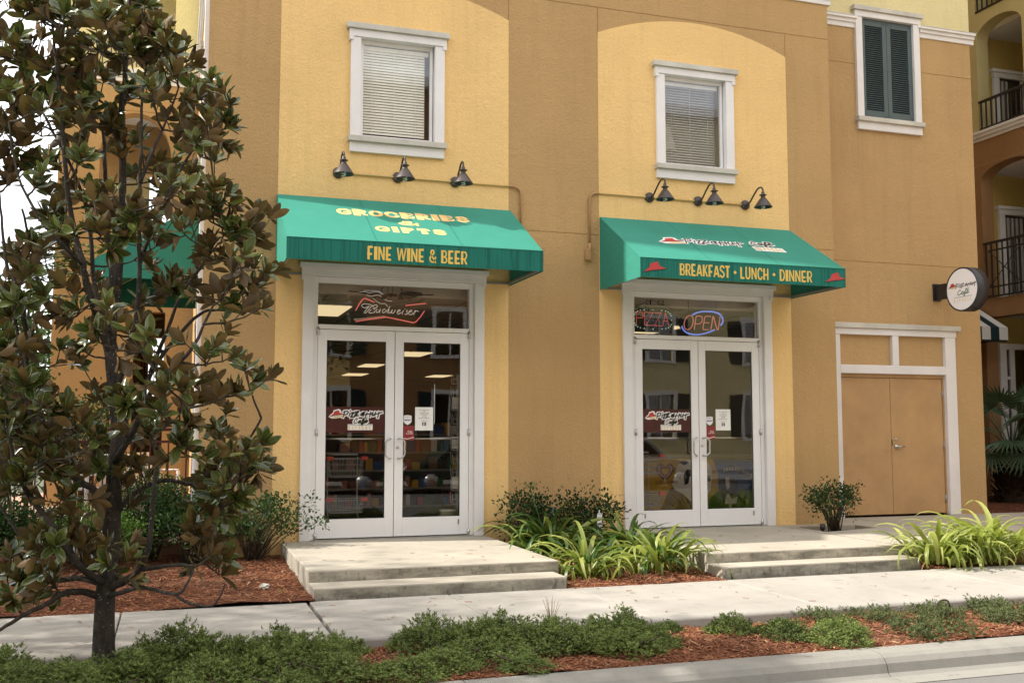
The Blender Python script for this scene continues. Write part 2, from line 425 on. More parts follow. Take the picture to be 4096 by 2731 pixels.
_TXT = {}
def text_data(s, bold=0.):
    key = (s, bold)
    if key not in _TXT:
        cu = bpy.data.curves.new('lettering', 'FONT'); cu.body = s; cu.offset = bold; cu.resolution_u = 3; cu.align_x = 'CENTER'
        ob = bpy.data.objects.new('lettering', cu); me = bpy.data.meshes.new_from_object(ob)
        v = np.array([(p.co.x, p.co.y) for p in me.vertices]); f = [tuple(p.vertices) for p in me.polygons]
        bpy.data.objects.remove(ob); bpy.data.curves.remove(cu); bpy.data.meshes.remove(me)
        lo = v.min(0); hi = v.max(0); _TXT[key] = ((v - lo) / (hi - lo), f)
    return _TXT[key]
def put_text(mb, pl, s, u0, v0, wd, ht, bold=0., w=.002, slant=0.):
    v, f = text_data(s, bold)
    mb.add([pl(u0 + a * wd + b * ht * slant, v0 + b * ht, w) for a, b in v], f)
def fpoly(mb, pl, pts, w=.002): mb.poly([pl(p[0], p[1], w) for p in pts])

def np_mesh(name, verts, faces, mat, rnd=None, uv=None, parent=None, smooth=False):
    """verts (n,3), faces (m,k) numpy, rnd per vertex"""
    me = bpy.data.meshes.new(name); n = len(verts); m, k = faces.shape
    me.vertices.add(n); me.vertices.foreach_set('co', np.ascontiguousarray(verts, dtype=np.float32).ravel())
    me.loops.add(m * k); me.loops.foreach_set('vertex_index', np.ascontiguousarray(faces, dtype=np.int32).ravel())
    me.polygons.add(m); me.polygons.foreach_set('loop_start', np.arange(0, m * k, k, dtype=np.int32))
    if smooth: me.polygons.foreach_set('use_smooth', np.ones(m, dtype=bool))
    if uv is not None:
        l = me.uv_layers.new(name='UVMap'); l.data.foreach_set('uv', np.ascontiguousarray(uv[faces.ravel()], dtype=np.float32).ravel())
    if rnd is not None:
        a = me.attributes.new('rnd', 'FLOAT', 'POINT'); a.data.foreach_set('value', np.ascontiguousarray(rnd, dtype=np.float32))
    me.update(calc_edges=True)
    me.materials.append(M[mat] if isinstance(mat, str) else mat)
    return link(name, me, parent)
def scatter(tv, tf, pos, mats, rnd):
    """tv (n,3) template, mats (N,3,3) columns = axes (scaled), pos (N,3)"""
    N = len(pos); n = len(tv)
    v = np.einsum('kij,nj->kni', mats, tv) + pos[:, None, :]
    f = tf[None, :, :] + (np.arange(N) * n)[:, None, None]
    return v.reshape(-1, 3), f.reshape(-1, tf.shape[1]), np.repeat(rnd, n)
def frames(d, roll=None, up=None):
    """rotation matrices whose Y column is d, Z as close to 'up' as possible"""
    d = d / np.linalg.norm(d, axis=1, keepdims=True)
    u = rng.normal(size=d.shape) if up is None else up
    x = np.cross(d, u); x /= np.linalg.norm(x, axis=1, keepdims=True) + 1e-9
    z = np.cross(x, d)
    return np.stack([x, d, z], axis=2)
# ------------------------------------------------------------------ ground, road, kerb, pavement, landings
struct(MB().quad((-400, -400, -.62), (400, -400, -.62), (400, 400, -.62), (-400, 400, -.62)).build('ground', 'ground'))
struct(MB().box(-60, 60, -16.2, -6.12, -.61, -.44).build('road', 'asphalt'))
far_curb = struct(MB().box(-60, 60, -16.5, -16.2, -.61, -.30).build('far_kerb', 'curb', bevel=.02))
struct(MB().box(-60, 60, -30, -16.5, -.61, -.31).build('far_verge', 'slab'))
kerb = struct(MB().box(-24, 24, -6.02, -5.74, -.60, -.46).build('kerb', 'curb'))
prof = [(-5.72, -.55), (-5.72, -.300), (-5.735, -.291), (-5.84, -.289), (-5.90, -.296), (-5.945, -.315), (-5.975, -.35), (-5.992, -.41), (-6.02, -.432), (-6.19, -.434), (-6.19, -.55)]
xk = [-20.8, -17.8, -14.8, -11.8, -8.8, -5.8, -3.8, -.75, 2.25, 5.25, 8.25, 11.25, 14.25, 17.25]
for a, b in zip(xk[:-1], xk[1:]):
    MB().extrude(prof, a + .004, b - .004).build('kerb_segment', 'curb', kerb)
pav = struct(MB().box(-24, 24, -4.58, -3.02, -.5, -.265).build('sidewalk', 'joint'))
xs = [-9.6, -8.3, -7.0, -5.6, -4.24, -2.875, -1.37, -.115, 1.11, 2.72, 3.90, 5.15, 6.4, 7.65, 8.9, 10.2, 11.5, 12.8]
xs = [-9.6 - 1.35 * i for i in range(9, 0, -1)] + xs + [12.8 + 1.3 * i for i in range(1, 8)]
for a, b in zip(xs[:-1], xs[1:]):
    ga = .014 if abs(a + 1.37) < .01 else .005; gb = .014 if abs(b + 1.37) < .01 else .005
    dz = rng.uniform(-.003, .003)
    m = MB().extrude([(-4.62, -.5), (-4.62, -.235), (-4.605, -.218), (-4.58, -.21 + dz), (-3.0, -.21 + dz), (-3.0, -.5)], a + ga, b - gb)
    m.build('slab', 'slab', pav, bevel=.006, seg=1)

def steps(name, label, x0, x1, xs0, xs1, back=.03, front=-2.505, sfront=-2.875, ear=None):
    t = thing(name, label, 'steps', ((x0 + x1) / 2, -1.2, -.2), 'concrete steps in front of the shop doors')
    top = MB().prism([(x0, front, -.30), (x0, back, -.30), (x1, back, -.30), (x1, front, -.30)], (0, 0, .285))
    top.build('landing', 'step', t, bevel=.012)
    MB().box(xs0, xs1, sfront, front - .001, -.34, -.118).build('tread', 'step', t, bevel=.012)
    # weathered riser faces, each a skin 3 mm proud of the concrete behind it
    MB().box(x0 + .012, x1 - .012, front - .004, front + .05, -.117, -.028).build('riser', 'riser', t)
    MB().box(xs0 + .012, xs1 - .012, sfront - .004, sfront + .05, -.30, -.132).build('riser', 'riser', t)
    return t
steps('landing_steps', 'two wide grey concrete steps below the groceries door', -1.305, 1.135, -1.305, 1.075)
steps('landing_steps', 'two concrete steps below the breakfast lunch and dinner awning', 2.795, 5.23, 2.80, 5.245, front=-2.46, sfront=-2.775)
# pavement pad that runs on to the tan service door, with a planting pocket left open
pad = MB()
hole = [(5.36, -.30), (5.34, -.95), (6.34, -.67), (6.27, -.29)]
o = [(5.232, -2.34), (12.2, -2.34), (12.2, .69), (6.252, .69), (6.252, .01), (5.232, .01)]
tops = [[o[5], o[0], hole[1], hole[0]], [o[0], o[1], hole[2], hole[1]], [o[1], o[2], o[3], hole[3], hole[2]], [o[3], o[4], o[5], hole[0], hole[3]]]
for q in tops: pad.poly([(p[0], p[1], -.015) for p in q])
for i in range(4):
    a, b = hole[i], hole[(i + 1) % 4]; pad.quad((a[0], a[1], -.015), (b[0], b[1], -.015), (b[0], b[1], -.12), (a[0], a[1], -.12))
pad.quad((5.232, -2.34, -.015), (12.2, -2.34, -.015), (12.2, -2.34, -.34), (5.232, -2.34, -.34))
struct(pad.build('path', 'step'))
MBp = MB()
for x in (6.9, 8.4, 9.9): MBp.box(x - .006, x + .006, -2.33, .66, -.02, -.0145)
j = MBp.build('path_joint', 'joint', bpy.data.objects['path'])
struct(MB().box(-9, -2.24, .42, 10.5, -.3, -.005).build('patio', 'paver'))

# mulch beds: an uneven soil sheet below, loose bark chips on top (far too many to count)
def bed_h(x, y):
    return .018 * np.sin(3.1 * x + 1.7 * y) + .014 * np.sin(5.3 * y - 2.2 * x + 1) + .008 * np.sin(11 * x + 7 * y)
def bed(name, x0, x1, y0, y1, z, n, slope=0., inside=None, size=1.):
    nx, ny = max(3, int((x1 - x0) / .12)), max(3, int((y1 - y0) / .12))
    gx, gy = np.meshgrid(np.linspace(x0, x1, nx), np.linspace(y0, y1, ny), indexing='ij')
    gz = z + bed_h(gx, gy) * .7 + slope * (gy - y0)
    v = np.stack([gx, gy, gz], -1).reshape(-1, 3)
    ii = (np.arange(nx - 1)[:, None] * ny + np.arange(ny - 1)[None, :]).ravel()
    f = np.stack([ii, ii + ny, ii + ny + 1, ii + 1], 1)
    struct(np_mesh(name, v, f, 'earth', smooth=True))
    px = rng.uniform(x0, x1, n); py = rng.uniform(y0, y1, n)
    if inside is not None:
        k = inside(px, py); px, py = px[k], py[k]
    n = len(px)
    pz = z + bed_h(px, py) * .7 + slope * (py - y0) + rng.uniform(0, .014, n)
    l = rng.gamma(3.0, .0085, n) * size + .012; w = rng.uniform(.004, .011, n) * size; h = rng.uniform(.002, .005, n)
    yaw = rng.uniform(0, 6.283, n); d = np.stack([np.cos(yaw), np.sin(yaw), rng.normal(0, .22, n)], 1)
    F = frames(d, up=np.stack([rng.normal(0, .35, n), rng.normal(0, .35, n), np.ones(n)], 1)) * np.stack([w, l, h], 1)[:, None, :]
    tv = np.array([(-1, -1, 0), (1, -.8, 0), (.8, 1, 0), (-.7, .9, 0), (-.8, -.9, 1), (.9, -.7, 1), (.6, .8, 1), (-.6, .8, 1)], float) * .5
    tf = np.array([(4, 5, 6, 7), (0, 1, 5, 4), (1, 2, 6, 5), (2, 3, 7, 6), (3, 0, 4, 7)])
    V, Fc, rn = scatter(tv, tf, np.stack([px, py, pz], 1), F, np.clip(rng.beta(2, 2.4, n), 0, 1))
    o = np_mesh(name.replace('bed', 'mulch'), V, Fc, 'chips', rn); o['kind'] = 'stuff'
bed('left_bed', -7, -1.31, -3.025, .42, -.203, 20000, .012, size=1.25)
bed('middle_bed', 1.08, 2.80, -3.02, -.0, -.215, 6500, .02, size=1.2)
bed('right_bed', 5.25, 12.2, -2.99, -2.35, -.21, 4500, .05, size=1.2)
bed('shrub_bed', 5.345, 6.33, -.95, -.30, -.075, 900, inside=lambda x, y: (y > -.95 + (x - 5.34) * .28))
bed('front_bed', -6, 7.5, -5.735, -4.60, -.296, 32000, size=1.15)
bed('palm_bed', 9.45, 13.28, .72, 5.2, -.06, 2500)

# thin sticks, fallen leaves and chips strewn over the concrete
n = 90
px = rng.uniform(-3.6, 6.2, n); py = rng.uniform(-4.5, -3.05, n); pz = np.full(n, -.203)
k2 = rng.random(n) < .35; q = rng.random(n) < .5
px[k2] = np.where(q[k2], rng.uniform(-1.2, 1.0, n)[k2], rng.uniform(2.9, 5.1, n)[k2]); py[k2] = rng.uniform(-2.4, -.15, n)[k2]; pz[k2] = -.010
yaw = rng.uniform(0, 6.28, n); d = np.stack([np.cos(yaw), np.sin(yaw), np.zeros(n)], 1)
F = frames(d, up=np.tile([0., 0, 1], (n, 1))) * np.stack([rng.uniform(.005, .014, n), rng.uniform(.015, .07, n), np.full(n, .006)], 1)[:, None, :]
tv = np.array([(-1, -1, 0), (1, -1, 0), (1, 1, 0), (-1, 1, 0), (0, -1, 1), (0, 1, 1.)]) * .5; tf = np.array([(0, 1, 4, 4), (0, 4, 5, 3), (1, 2, 5, 4), (2, 3, 5, 5)])
tf = np.array([(0, 1, 4), (0, 4, 5), (0, 5, 3), (1, 2, 5), (1, 5, 4), (2, 3, 5)])
V, Fc, rn = scatter(tv, tf, np.stack([px, py, pz], 1), F, rng.uniform(.2, .8, n))
o = np_mesh('fallen_litter', V, Fc, 'chips', rn); o['kind'] = 'stuff'
st = bmesh.new(); bmesh.ops.create_icosphere(st, subdivisions=2, radius=.042)
for v in st.verts: v.co *= 1 + .28 * math.sin(9 * v.co.x * 17 + 5 * v.co.y * 31) ; v.co.z *= .62
me = bpy.data.meshes.new('pale_rock'); st.to_mesh(me); st.free(); me.materials.append(M['stone'])
o = link('pale_rock', me); o.location = (-1.67, -2.2, -.175); tag(o, 'small pale rock lying on the red mulch left of the steps', 'rock')
# ------------------------------------------------------------------ the shop building
shop = thing('shop_building', 'tan and yellow stucco shop building with two arched yellow bays and white trim', 'building', (2, 3, 0))
GZ = (3.78, 6.83)
def tan_strip(mb, x0, x1, z0, z1, y=0., grooves=GZ):
    zs = [z0] + [g for g in grooves if z0 < g < z1] + [z1]
    for i in range(len(zs) - 1):
        a = zs[i] + (.007 if i else 0); b = zs[i + 1] - (.007 if i < len(zs) - 2 else 0)
        mb.box(x0, x1, y, y + .02, a, b)
w = MB()
for a, b in ((-2.23, -1.42), (1.432, 2.669), (5.533, 6.25)): tan_strip(w, a, b, -.4, 7.34)
for a, b in ((-1.42, 1.432), (2.669, 5.533)): tan_strip(w, a, b, 6.30, 7.34)
w.build('tan_wall', 'tan', shop)
w = MB()
D1, D2, W2 = 0.0, 4.094, 4.09
HOLES = [(D1 - 1.0, D1 + 1.0, -.4, 3.11), (D2 - 1.0, D2 + 1.0, -.4, 3.11), (-.50, .49, 4.74, 6.06), (W2 - .50, W2 + .49, 4.74, 6.06)]
holes_wall(w, -2.23, 6.25, -.4, 7.34, HOLES, .016, .25)
for g in GZ:
    for a, b in ((-2.229, -1.421), (1.433, 2.668), (5.534, 6.249)) + (((-1.4199, 1.4319), (2.6691, 5.5329)) if g > 6 else ()): w.box(a, b, .006, .0155, g - .0065, g + .0065)
w.build('wall_core', 'tan', shop)
def arch_z(t): return 6.49 + .305 * math.sqrt(max(0, 1 - (2 * t - 1) ** 2 * .98)) * 1.0 if False else 6.49 + .305 * (1 - (2 * t - 1) ** 2)
for x0, x1, hs in ((-1.42, 1.432, (HOLES[0], HOLES[2])), (2.669, 5.533, (HOLES[1], HOLES[3]))):
    w = MB(); holes_wall(w, x0, x1, -.4, 6.40, hs, -.005, .0155)
    pts = [(x0, -.005, 6.40), (x1, -.005, 6.40)] + [(x1 + (x0 - x1) * i / 24, -.005, arch_z(i / 24)) for i in range(25)]
    w.prism(pts, (0, .0045, 0)); w.build('yellow_bay', 'yellow', shop)
# thin control joints beside the second bay above the arch
cj = MB()
for x in (2.669, 5.533, 1.432): cj.box(x - .004, x + .004, -.0025, .01, 6.42, 6.82)
cj.build('control_joint', 'brown', shop)
# cornice and the cream storeys above
w = MB(); w.extrude([(.24, 7.34), (-.02, 7.34), (-.02, 7.42), (-.05, 7.42), (-.05, 7.49), (-.075, 7.49), (-.075, 7.55), (.24, 7.55)], -2.30, 6.30); w.build('cornice', 'white', shop)
w = MB(); w.box(-2.23, 6.25, 0, .25, 7.55, 18); w.box(-2.23, 6.25, .25, 12, 17.7, 18); w.build('upper_wall', 'cream', shop)
w = MB(); w.box(-2.23, -1.98, .25, 6.64, -.4, 7.34); w.box(-2.23, -1.98, 6.64, 30, -.4, 2.9)
w.build('side_wall', 'tan', shop)
w = MB(); w.box(-2.23, -1.98, .25, 12, 7.55, 17.69); w.build('upper_side_wall', 'cream', shop)
MB().extrude([(-2.01, 7.34), (-2.25, 7.34), (-2.25, 7.42), (-2.28, 7.42), (-2.28, 7.49), (-2.305, 7.49), (-2.305, 7.55), (-2.01, 7.55)], .26, 6.6, 'y').build('cornice', 'white', shop)
w = MB(); w.box(6.0, 6.25, .25, 12, 3.2, 17.69); w.box(-1.98, 6.0, 11.8, 12, 3.2, 17.69); w.build('rear_wall', 'brown', shop)

def window_trim(p, cx, hw, iw, z0, z1, y=0., y2=None, topw=None, mat_cap='trim_top'):
    """stucco casing: two side boards, a head with ears, a weathered cap, a sill and an apron"""
    for s in (-1, 1): MB().box(cx + s * (iw + hw) / 2 - (hw - iw) / 2, cx + s * (iw + hw) / 2 + (hw - iw) / 2, y - .05, y + .10, z0 + .001, z1).build('casing', 'white', p, bevel=.006)
    m = MB(); m.box(cx - hw - .022, cx + hw + .022, y - .062, y + .10, z1 + .001, z1 + .095)
    for s in (-1, 1): m.box(min(cx + s * (hw - .03), cx + s * (hw + .022)), max(cx + s * (hw - .03), cx + s * (hw + .022)), y - .0625, y + .10, z1 - .045, z1 + .0015)
    m.build('head_trim', 'white', p, bevel=.005)
    MB().box(cx - hw - .055, cx + hw + .055, y - .095, y + .10, z1 + .096, z1 + .165).build('cap', mat_cap, p, bevel=.006)
    MB().box(cx - hw - .022, cx + hw + .022, y - .095, y + .10, z0 - .068, z0).build('sill', mat_cap, p, bevel=.006)
    MB().box(cx - hw, cx + hw, y - .05, y + .10, z0 - .19, z0 - .0685).build('apron', 'white', p, bevel=.005)

def upper_window(cx, blind, slats_open, room):
    wdw = MB().box(cx - .452, cx - .418, .035, .085, 4.80, 6.02).box(cx + .418, cx + .452, .035, .085, 4.80, 6.02).box(cx - .417, cx + .417, .035, .085, 4.795, 4.835).box(cx - .417, cx + .417, .035, .085, 5.975, 6.02)
    wdw = wdw.build('window', 'alu', shop, bevel=.004, seg=1)
    window_trim(wdw, cx, .585, .462, 4.79, 6.02)
    MB().quad((cx - .418, .062, 4.835), (cx + .418, .062, 4.835), (cx + .418, .062, 5.975), (cx - .418, .062, 5.975)).build('pane', 'glass_up', wdw, recalc=False)
    MB().box(cx - .41, cx + .41, .10, .135, 5.925, 5.972).build('blind_rail', blind, wdw)
    nsl = 30; ang = slats_open
    for i in range(nsl):
        z = 5.905 - i * (1.05 / nsl); c = Vector((cx - .02, .118, z))
        MB().obox(c, (1, 0, 0), (0, math.cos(ang), math.sin(ang)), (0, -math.sin(ang), math.cos(ang)), .385, .0155, .0012).build('slat', blind, wdw, recalc=False)
    cords = MB()
    for dx in (-.30, -.02, .25): cords.tube([(cx + dx, .096, 5.93), (cx + dx, .096, 4.86)], .0022, 4, False)
    cords.build('blind_cord', blind, wdw)
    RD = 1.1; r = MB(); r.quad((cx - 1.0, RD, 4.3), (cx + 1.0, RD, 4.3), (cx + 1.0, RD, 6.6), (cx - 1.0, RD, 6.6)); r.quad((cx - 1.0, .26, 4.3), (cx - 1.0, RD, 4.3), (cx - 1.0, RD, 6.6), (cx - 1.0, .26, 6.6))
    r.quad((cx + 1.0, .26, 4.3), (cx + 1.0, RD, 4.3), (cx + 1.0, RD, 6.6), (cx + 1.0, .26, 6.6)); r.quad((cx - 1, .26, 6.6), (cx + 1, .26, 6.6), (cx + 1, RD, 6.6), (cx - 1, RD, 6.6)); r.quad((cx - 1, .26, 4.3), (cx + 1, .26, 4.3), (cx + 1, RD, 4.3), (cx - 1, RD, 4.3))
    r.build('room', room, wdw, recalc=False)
    return wdw
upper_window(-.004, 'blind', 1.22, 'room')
w2 = upper_window(W2 - .004, 'blind2', .52, 'room2')
tl = thing('table_lamp', 'white table lamp standing behind the blinds of the right upper window', 'lamp', (W2 - .20, .55, 4.4))
MB().lathe([(.20, 0), (.115, .36)], Matrix.Translation((W2 - .22, .55, 5.12)), 24).build('lamp_shade', 'shade', tl)
MB().lathe([(.08, 0), (.09, .03), (.03, .10), (.06, .35), (.02, .5), (.015, .74)], Matrix.Translation((W2 - .22, .55, 4.4)), 16).build('lamp_base', 'shade', tl)

# ---- entrances
GLASS_Z = (.226, 2.318)
def notice(cx):
    """the paper notice taped to the right leaf"""
    x0, x1, z0, z1 = cx + .258, cx + .482, 1.258, 1.538
    return x0, x1, z0, z1
def pizza_hat(pl, parent, ox, oy, s, mats=('red', 'yellow_print', 'ink'), outline=None, w=.002):
    """the hat emblem: crown with brim over a yellow brim; ox,oy = left tip, s = width"""
    P = lambda pts: [(ox + a * s, oy + b * s) for a, b in pts]
    if outline:
        m = MB(); fpoly(m, pl, P([(-.09, -.03), (.02, -.10), (.16, -.16), (.42, -.15), (.75, -.10), (1.12, -.03), (1.10, .20), (.86, .30), (.80, .50), (.66, .56), (.28, .46), (.22, .26), (.05, .13)]), w - .001); m.build('emblem_outline', outline, parent, recalc=False)
    m = MB(); fpoly(m, pl, P([(0, 0), (.45, .10), (1.0, .16), (1.02, .19), (.72, .28), (.68, .43), (.62, .45), (.32, .36), (.27, .20)]), w); m.build('emblem_hat', mats[0], parent, recalc=False)
    m = MB(); ribbon(m, pl, P([(0, -.01), (.30, .05), (.65, .10), (1.03, .165)]), .035 * s, w + .0006); m.build('emblem_line', mats[2], parent, recalc=False)
    if mats[1]:
        m = MB(); fpoly(m, pl, P([(.22, -.05), (.55, .03), (1.12, .06), (1.12, .03), (.75, -.05), (.42, -.10)]), w); m.build('emblem_brim', mats[1], parent, recalc=False)
# brush script drawn as strokes, in a box about 640 wide (units shared by the two words)
PH = [[(385, 175), (372, 215), (352, 272)], [(362, 190), (385, 180), (415, 174), (434, 186), (428, 212), (400, 229), (376, 231)], [(467, 200), (458, 228), (450, 252)], [(467, 172), (474, 168)],
      [(488, 199), (528, 196), (503, 230), (478, 262), (542, 262)], [(540, 186), (600, 181), (568, 212), (534, 245), (604, 243)],
      [(692, 196), (655, 200), (632, 225), (645, 242), (668, 232), (690, 199), (678, 240)], [(737, 193), (722, 230), (708, 270)], [(700, 226), (760, 217), (808, 212)], [(797, 183), (786, 220), (775, 258)],
      [(828, 190), (815, 222), (818, 240), (840, 238), (868, 200)], [(872, 184), (864, 215), (860, 242)], [(926, 180), (915, 225), (904, 276)], [(878, 216), (930, 204), (978, 190)]]
CAFE = [[(588, 302), (572, 288), (545, 305), (528, 340), (538, 362), (572, 354), (606, 330)], [(640, 316), (615, 318), (598, 342), (608, 357), (632, 338), (641, 317), (632, 350), (652, 346)],
        [(648, 348), (682, 310), (702, 284), (690, 284), (668, 345), (652, 388), (644, 384), (652, 366), (690, 345)], [(690, 340), (722, 326), (736, 314), (722, 305), (704, 326), (702, 350), (724, 352), (748, 334)], [(712, 288), (744, 281)]]
def script(mb, pl, strokes, fx, fy, width, w, sub=4):
    for i, st in enumerate(strokes):
        pts = [Vector((fx(a), fy(b))) for a, b in st]
        pts = smooth_pts(pts, sub) if len(pts) > 2 and sub > 1 else pts
        ribbon(mb, pl, pts, width, w + .0002 * i)

def entrance(cx, name, beer):
    """white aluminium pair of doors with transom inside a stucco surround"""
    y = 0.
    m = MB(); m.box(cx - 1.13, cx + 1.13, -.058, .12, 3.071, 3.16)
    for s in (-1, 1): m.box(min(cx + s * 1.075, cx + s * 1.13), max(cx + s * 1.075, cx + s * 1.13), -.0585, .12, 3.02, 3.0715)
    sur = m.build('door_surround', 'white', shop, bevel=.005)
    for s in (-1, 1): MB().box(min(cx + s * .985, cx + s * 1.108), max(cx + s * .985, cx + s * 1.108), -.045, .12, -.012, 3.07).build('jamb', 'white', sur, bevel=.006)
    MB().box(cx - 1.155, cx + 1.155, -.09, .12, 3.161, 3.222).build('cap', 'white', sur, bevel=.006)
    fr = MB()
    for s in (-1, 1): fr.box(min(cx + s * .928, cx + s * .984), max(cx + s * .928, cx + s * .984), .004, .11, -.01, 3.068)
    fr.box(cx - .927, cx + .927, .004, .11, 3.0, 3.068); fr.box(cx - .927, cx + .927, .004, .11, 2.452, 2.505)
    fr.build('door_frame', 'alu', sur, bevel=.004, seg=1)
    tr = MB().quad((cx - .926, .04, 2.505), (cx + .926, .04, 2.505), (cx + .926, .04, 3.0), (cx - .926, .04, 3.0)).build('transom_pane', 'glass', sur, recalc=False)
    MB().box(cx - .93, cx + .93, -.02, .12, -.014, -.002).build('threshold', 'steel', sur)
    for s in (-1, 1):
        a, b = (cx - .924, cx - .004) if s < 0 else (cx + .004, cx + .924)
        ga, gb = (cx - .816, cx - .110) if s < 0 else (cx + .108, cx + .816)
        d = MB().box(a, ga, .012, .056, .008, 2.446).box(gb, b, .012, .056, .008, 2.446).box(ga, gb, .0121, .0559, .008, GLASS_Z[0]).box(ga, gb, .0121, .0559, GLASS_Z[1], 2.446)
        d = d.build('door', 'alu', shop, bevel=.003, seg=1)
        MB().quad((ga, .034, GLASS_Z[0]), (gb, .034, GLASS_Z[0]), (gb, .034, GLASS_Z[1]), (ga, .034, GLASS_Z[1])).build('pane', 'glass', d, recalc=False)
        gk = MB()
        for q in ((ga, ga + .008, GLASS_Z[0], GLASS_Z[1]), (gb - .008, gb, GLASS_Z[0], GLASS_Z[1])): gk.box(q[0], q[1], .026, .033, q[2], q[3])
        for q in ((ga, gb, GLASS_Z[0], GLASS_Z[0] + .008), (ga, gb, GLASS_Z[1] - .008, GLASS_Z[1])): gk.box(q[0] + .0085, q[1] - .0085, .026, .033, q[2], q[3])
        gk.build('gasket', 'dark', d)
        MB().tube([(ga + .004, .085, 1.158), (gb - .004, .085, 1.158)], .012, 8).build('push_bar', 'steel', d)
        hx = cx + s * .045; ox = s * .068
        MB().tube(smooth_pts([(hx, .012, 1.155), (hx + ox * .3, -.04, 1.160), (hx + ox, -.055, 1.12), (hx + ox, -.055, 1.04), (hx + ox, -.055, .965), (hx + ox * .3, -.04, .925), (hx, .012, .930)], 5), .011, 8).build('handle', 'steel', d)
        if s > 0: MB().lathe([(.016, 0), (.016, .008), (.006, .010)], Matrix.Translation((cx + .04, .011, 1.055)) @ Matrix.Rotation(R(90), 4, 'X'), 14, close=True).build('lock', 'steel', d)
        ho = cx + s * .924
        for hz in ((2.425, .09), (1.235, .075), (.035, .075)):
            MB().tube([(ho, .004, hz[0] - hz[1] / 2), (ho, .004, hz[0] + hz[1] / 2)], .018, 8).build('hinge', 'steel', d)
        MB().box(cx + s * .80 - .009, cx + s * .80 + .009, .008, .0115, .13, .19).build('label_plate', 'frame_grey', d)
        pl = Plane((cx, .030, 0), (1, 0, 0), (0, 0, 1))
        if s < 0:
            off = 0.
            MB().quad((ga + .002, .0300, 1.235), (gb - .002, .0300, 1.235), (gb - .002, .0300, 1.535), (ga + .002, .0300, 1.535)).build('maroon_film', 'maroon', d, recalc=False)
            sx = .65 / (985 - 120); fx = lambda q: -.789 + (q - 120) * sx; fy = lambda q: 1.508 - (q - 145) * sx * 1.02
            m = MB(); script(m, pl, PH, fx, fy, .040, .0012); script(m, pl, CAFE, fx, fy, .036, .0012)
            m.box(cx - .555, cx - .258, .0286, .0289, 1.262, 1.332); m.build('logo_outline', 'white_print', d, recalc=False)
            m = MB(); script(m, pl, PH, fx, fy, .0125, .0048); m.build('logo_script', 'ink', d, recalc=False)
            m = MB(); script(m, pl, CAFE, fx, fy, .0075, .0048); m.build('cafe_script', 'olive_ink', d, recalc=False)
            pizza_hat(pl, d, fx(148), fy(256), .158, ('red', 'yellow_print', 'ink'), 'white_print', .0048)
            m = MB(); m.box(cx - .543, cx - .268, .0255, .0258, 1.322, 1.3255); m.build('logo_rule', 'ink', d, recalc=False)
            m = MB()
            for i, ch in enumerate('EXPRESS'): put_text(m, pl, ch, -.545 + i * .0405, 1.270, .017, .040, .01, .0046)
            m.build('logo_lettering', 'gold', d, recalc=False)
        else:
            # shield sticker and red drink sticker
            m = MB(); cxs, czs = .165, 1.385; fpoly(m, pl, [(cxs + a, czs + b) for a, b in ((-.052, .045), (-.03, .055), (0, .056), (.03, .055), (.052, .045), (.047, .015), (.05, -.02), (.03, -.045), (0, -.062), (-.03, -.045), (-.05, -.02), (-.047, .015))], .001); m.build('shield_sticker', 'white_print', d, recalc=False)
            m = MB(); put_text(m, pl, 'PROTECTED', cxs - .034, czs + .030, .068, .010, 0, .002); put_text(m, pl, 'BY', cxs - .006, czs + .014, .012, .009, 0, .002); put_text(m, pl, 'BRINKS', cxs - .038, czs - .012, .076, .020, .03, .002); m.build('shield_lettering', 'blue_ink', d, recalc=False)
            m = MB(); fpoly(m, pl, [(.118, 1.14), (.243, 1.14), (.243, 1.315), (.118, 1.315)], .001); m.build('red_sticker', 'sticker_red', d, recalc=False)
            m = MB(); put_text(m, pl, 'FULL', .165, 1.233, .06, .022, .01, .002, .3); put_text(m, pl, 'FLAVOR', .145, 1.213, .085, .014, .01, .002, .3); ribbon(m, pl, [(.12, 1.165), (.16, 1.155), (.20, 1.165), (.242, 1.175)], .008, .002); m.build('sticker_lettering', 'white_print', d, recalc=False)
    return sur
entrance(D1, 'door', True)
entrance(D2, 'door', False)
for cx, lab in ((D1, 'white paper safety notice taped inside the groceries door'), (D2 + .002, 'white paper safety notice taped inside the pizza cafe door')):
    pl = Plane((cx, .0325, 0), (1, 0, 0), (0, 0, 1))
    t = thing('paper_notice', lab, 'notice', (cx + .37, .0325, 1.40))
    MB().quad(pl(.258, 1.258), pl(.482, 1.258), pl(.482, 1.538), pl(.258, 1.538)).build('sheet', 'paper', t, recalc=False)
    m = MB()
    for s, wd, z in (('FOR YOUR SAFETY', .135, 1.498), ('AND', .03, 1.482), ('THE SAFETY OF', .11, 1.466), ('OTHER GUESTS', .11, 1.450), ('PLEASE', .055, 1.434), ('ONLY ONE', .06, 1.418), ('BEFORE ENTERING', .137, 1.402), ('THANK YOU', .085, 1.372)):
        put_text(m, pl, s, .37 - wd / 2, z, wd, .0085, .005, .0012)
    m.build('lettering', 'ink', t, recalc=False)
    m = MB(); fpoly(m, pl, [(.345, 1.315), (.395, 1.315), (.395, 1.358), (.345, 1.358)], .001); m.build('picture', 'fz_blue', t, recalc=False)
    m = MB(); fpoly(m, pl, [(.357, 1.317), (.374, 1.317), (.376, 1.360), (.359, 1.360)], .002); m.build('picture_figure', 'yellow_print', t, recalc=False)

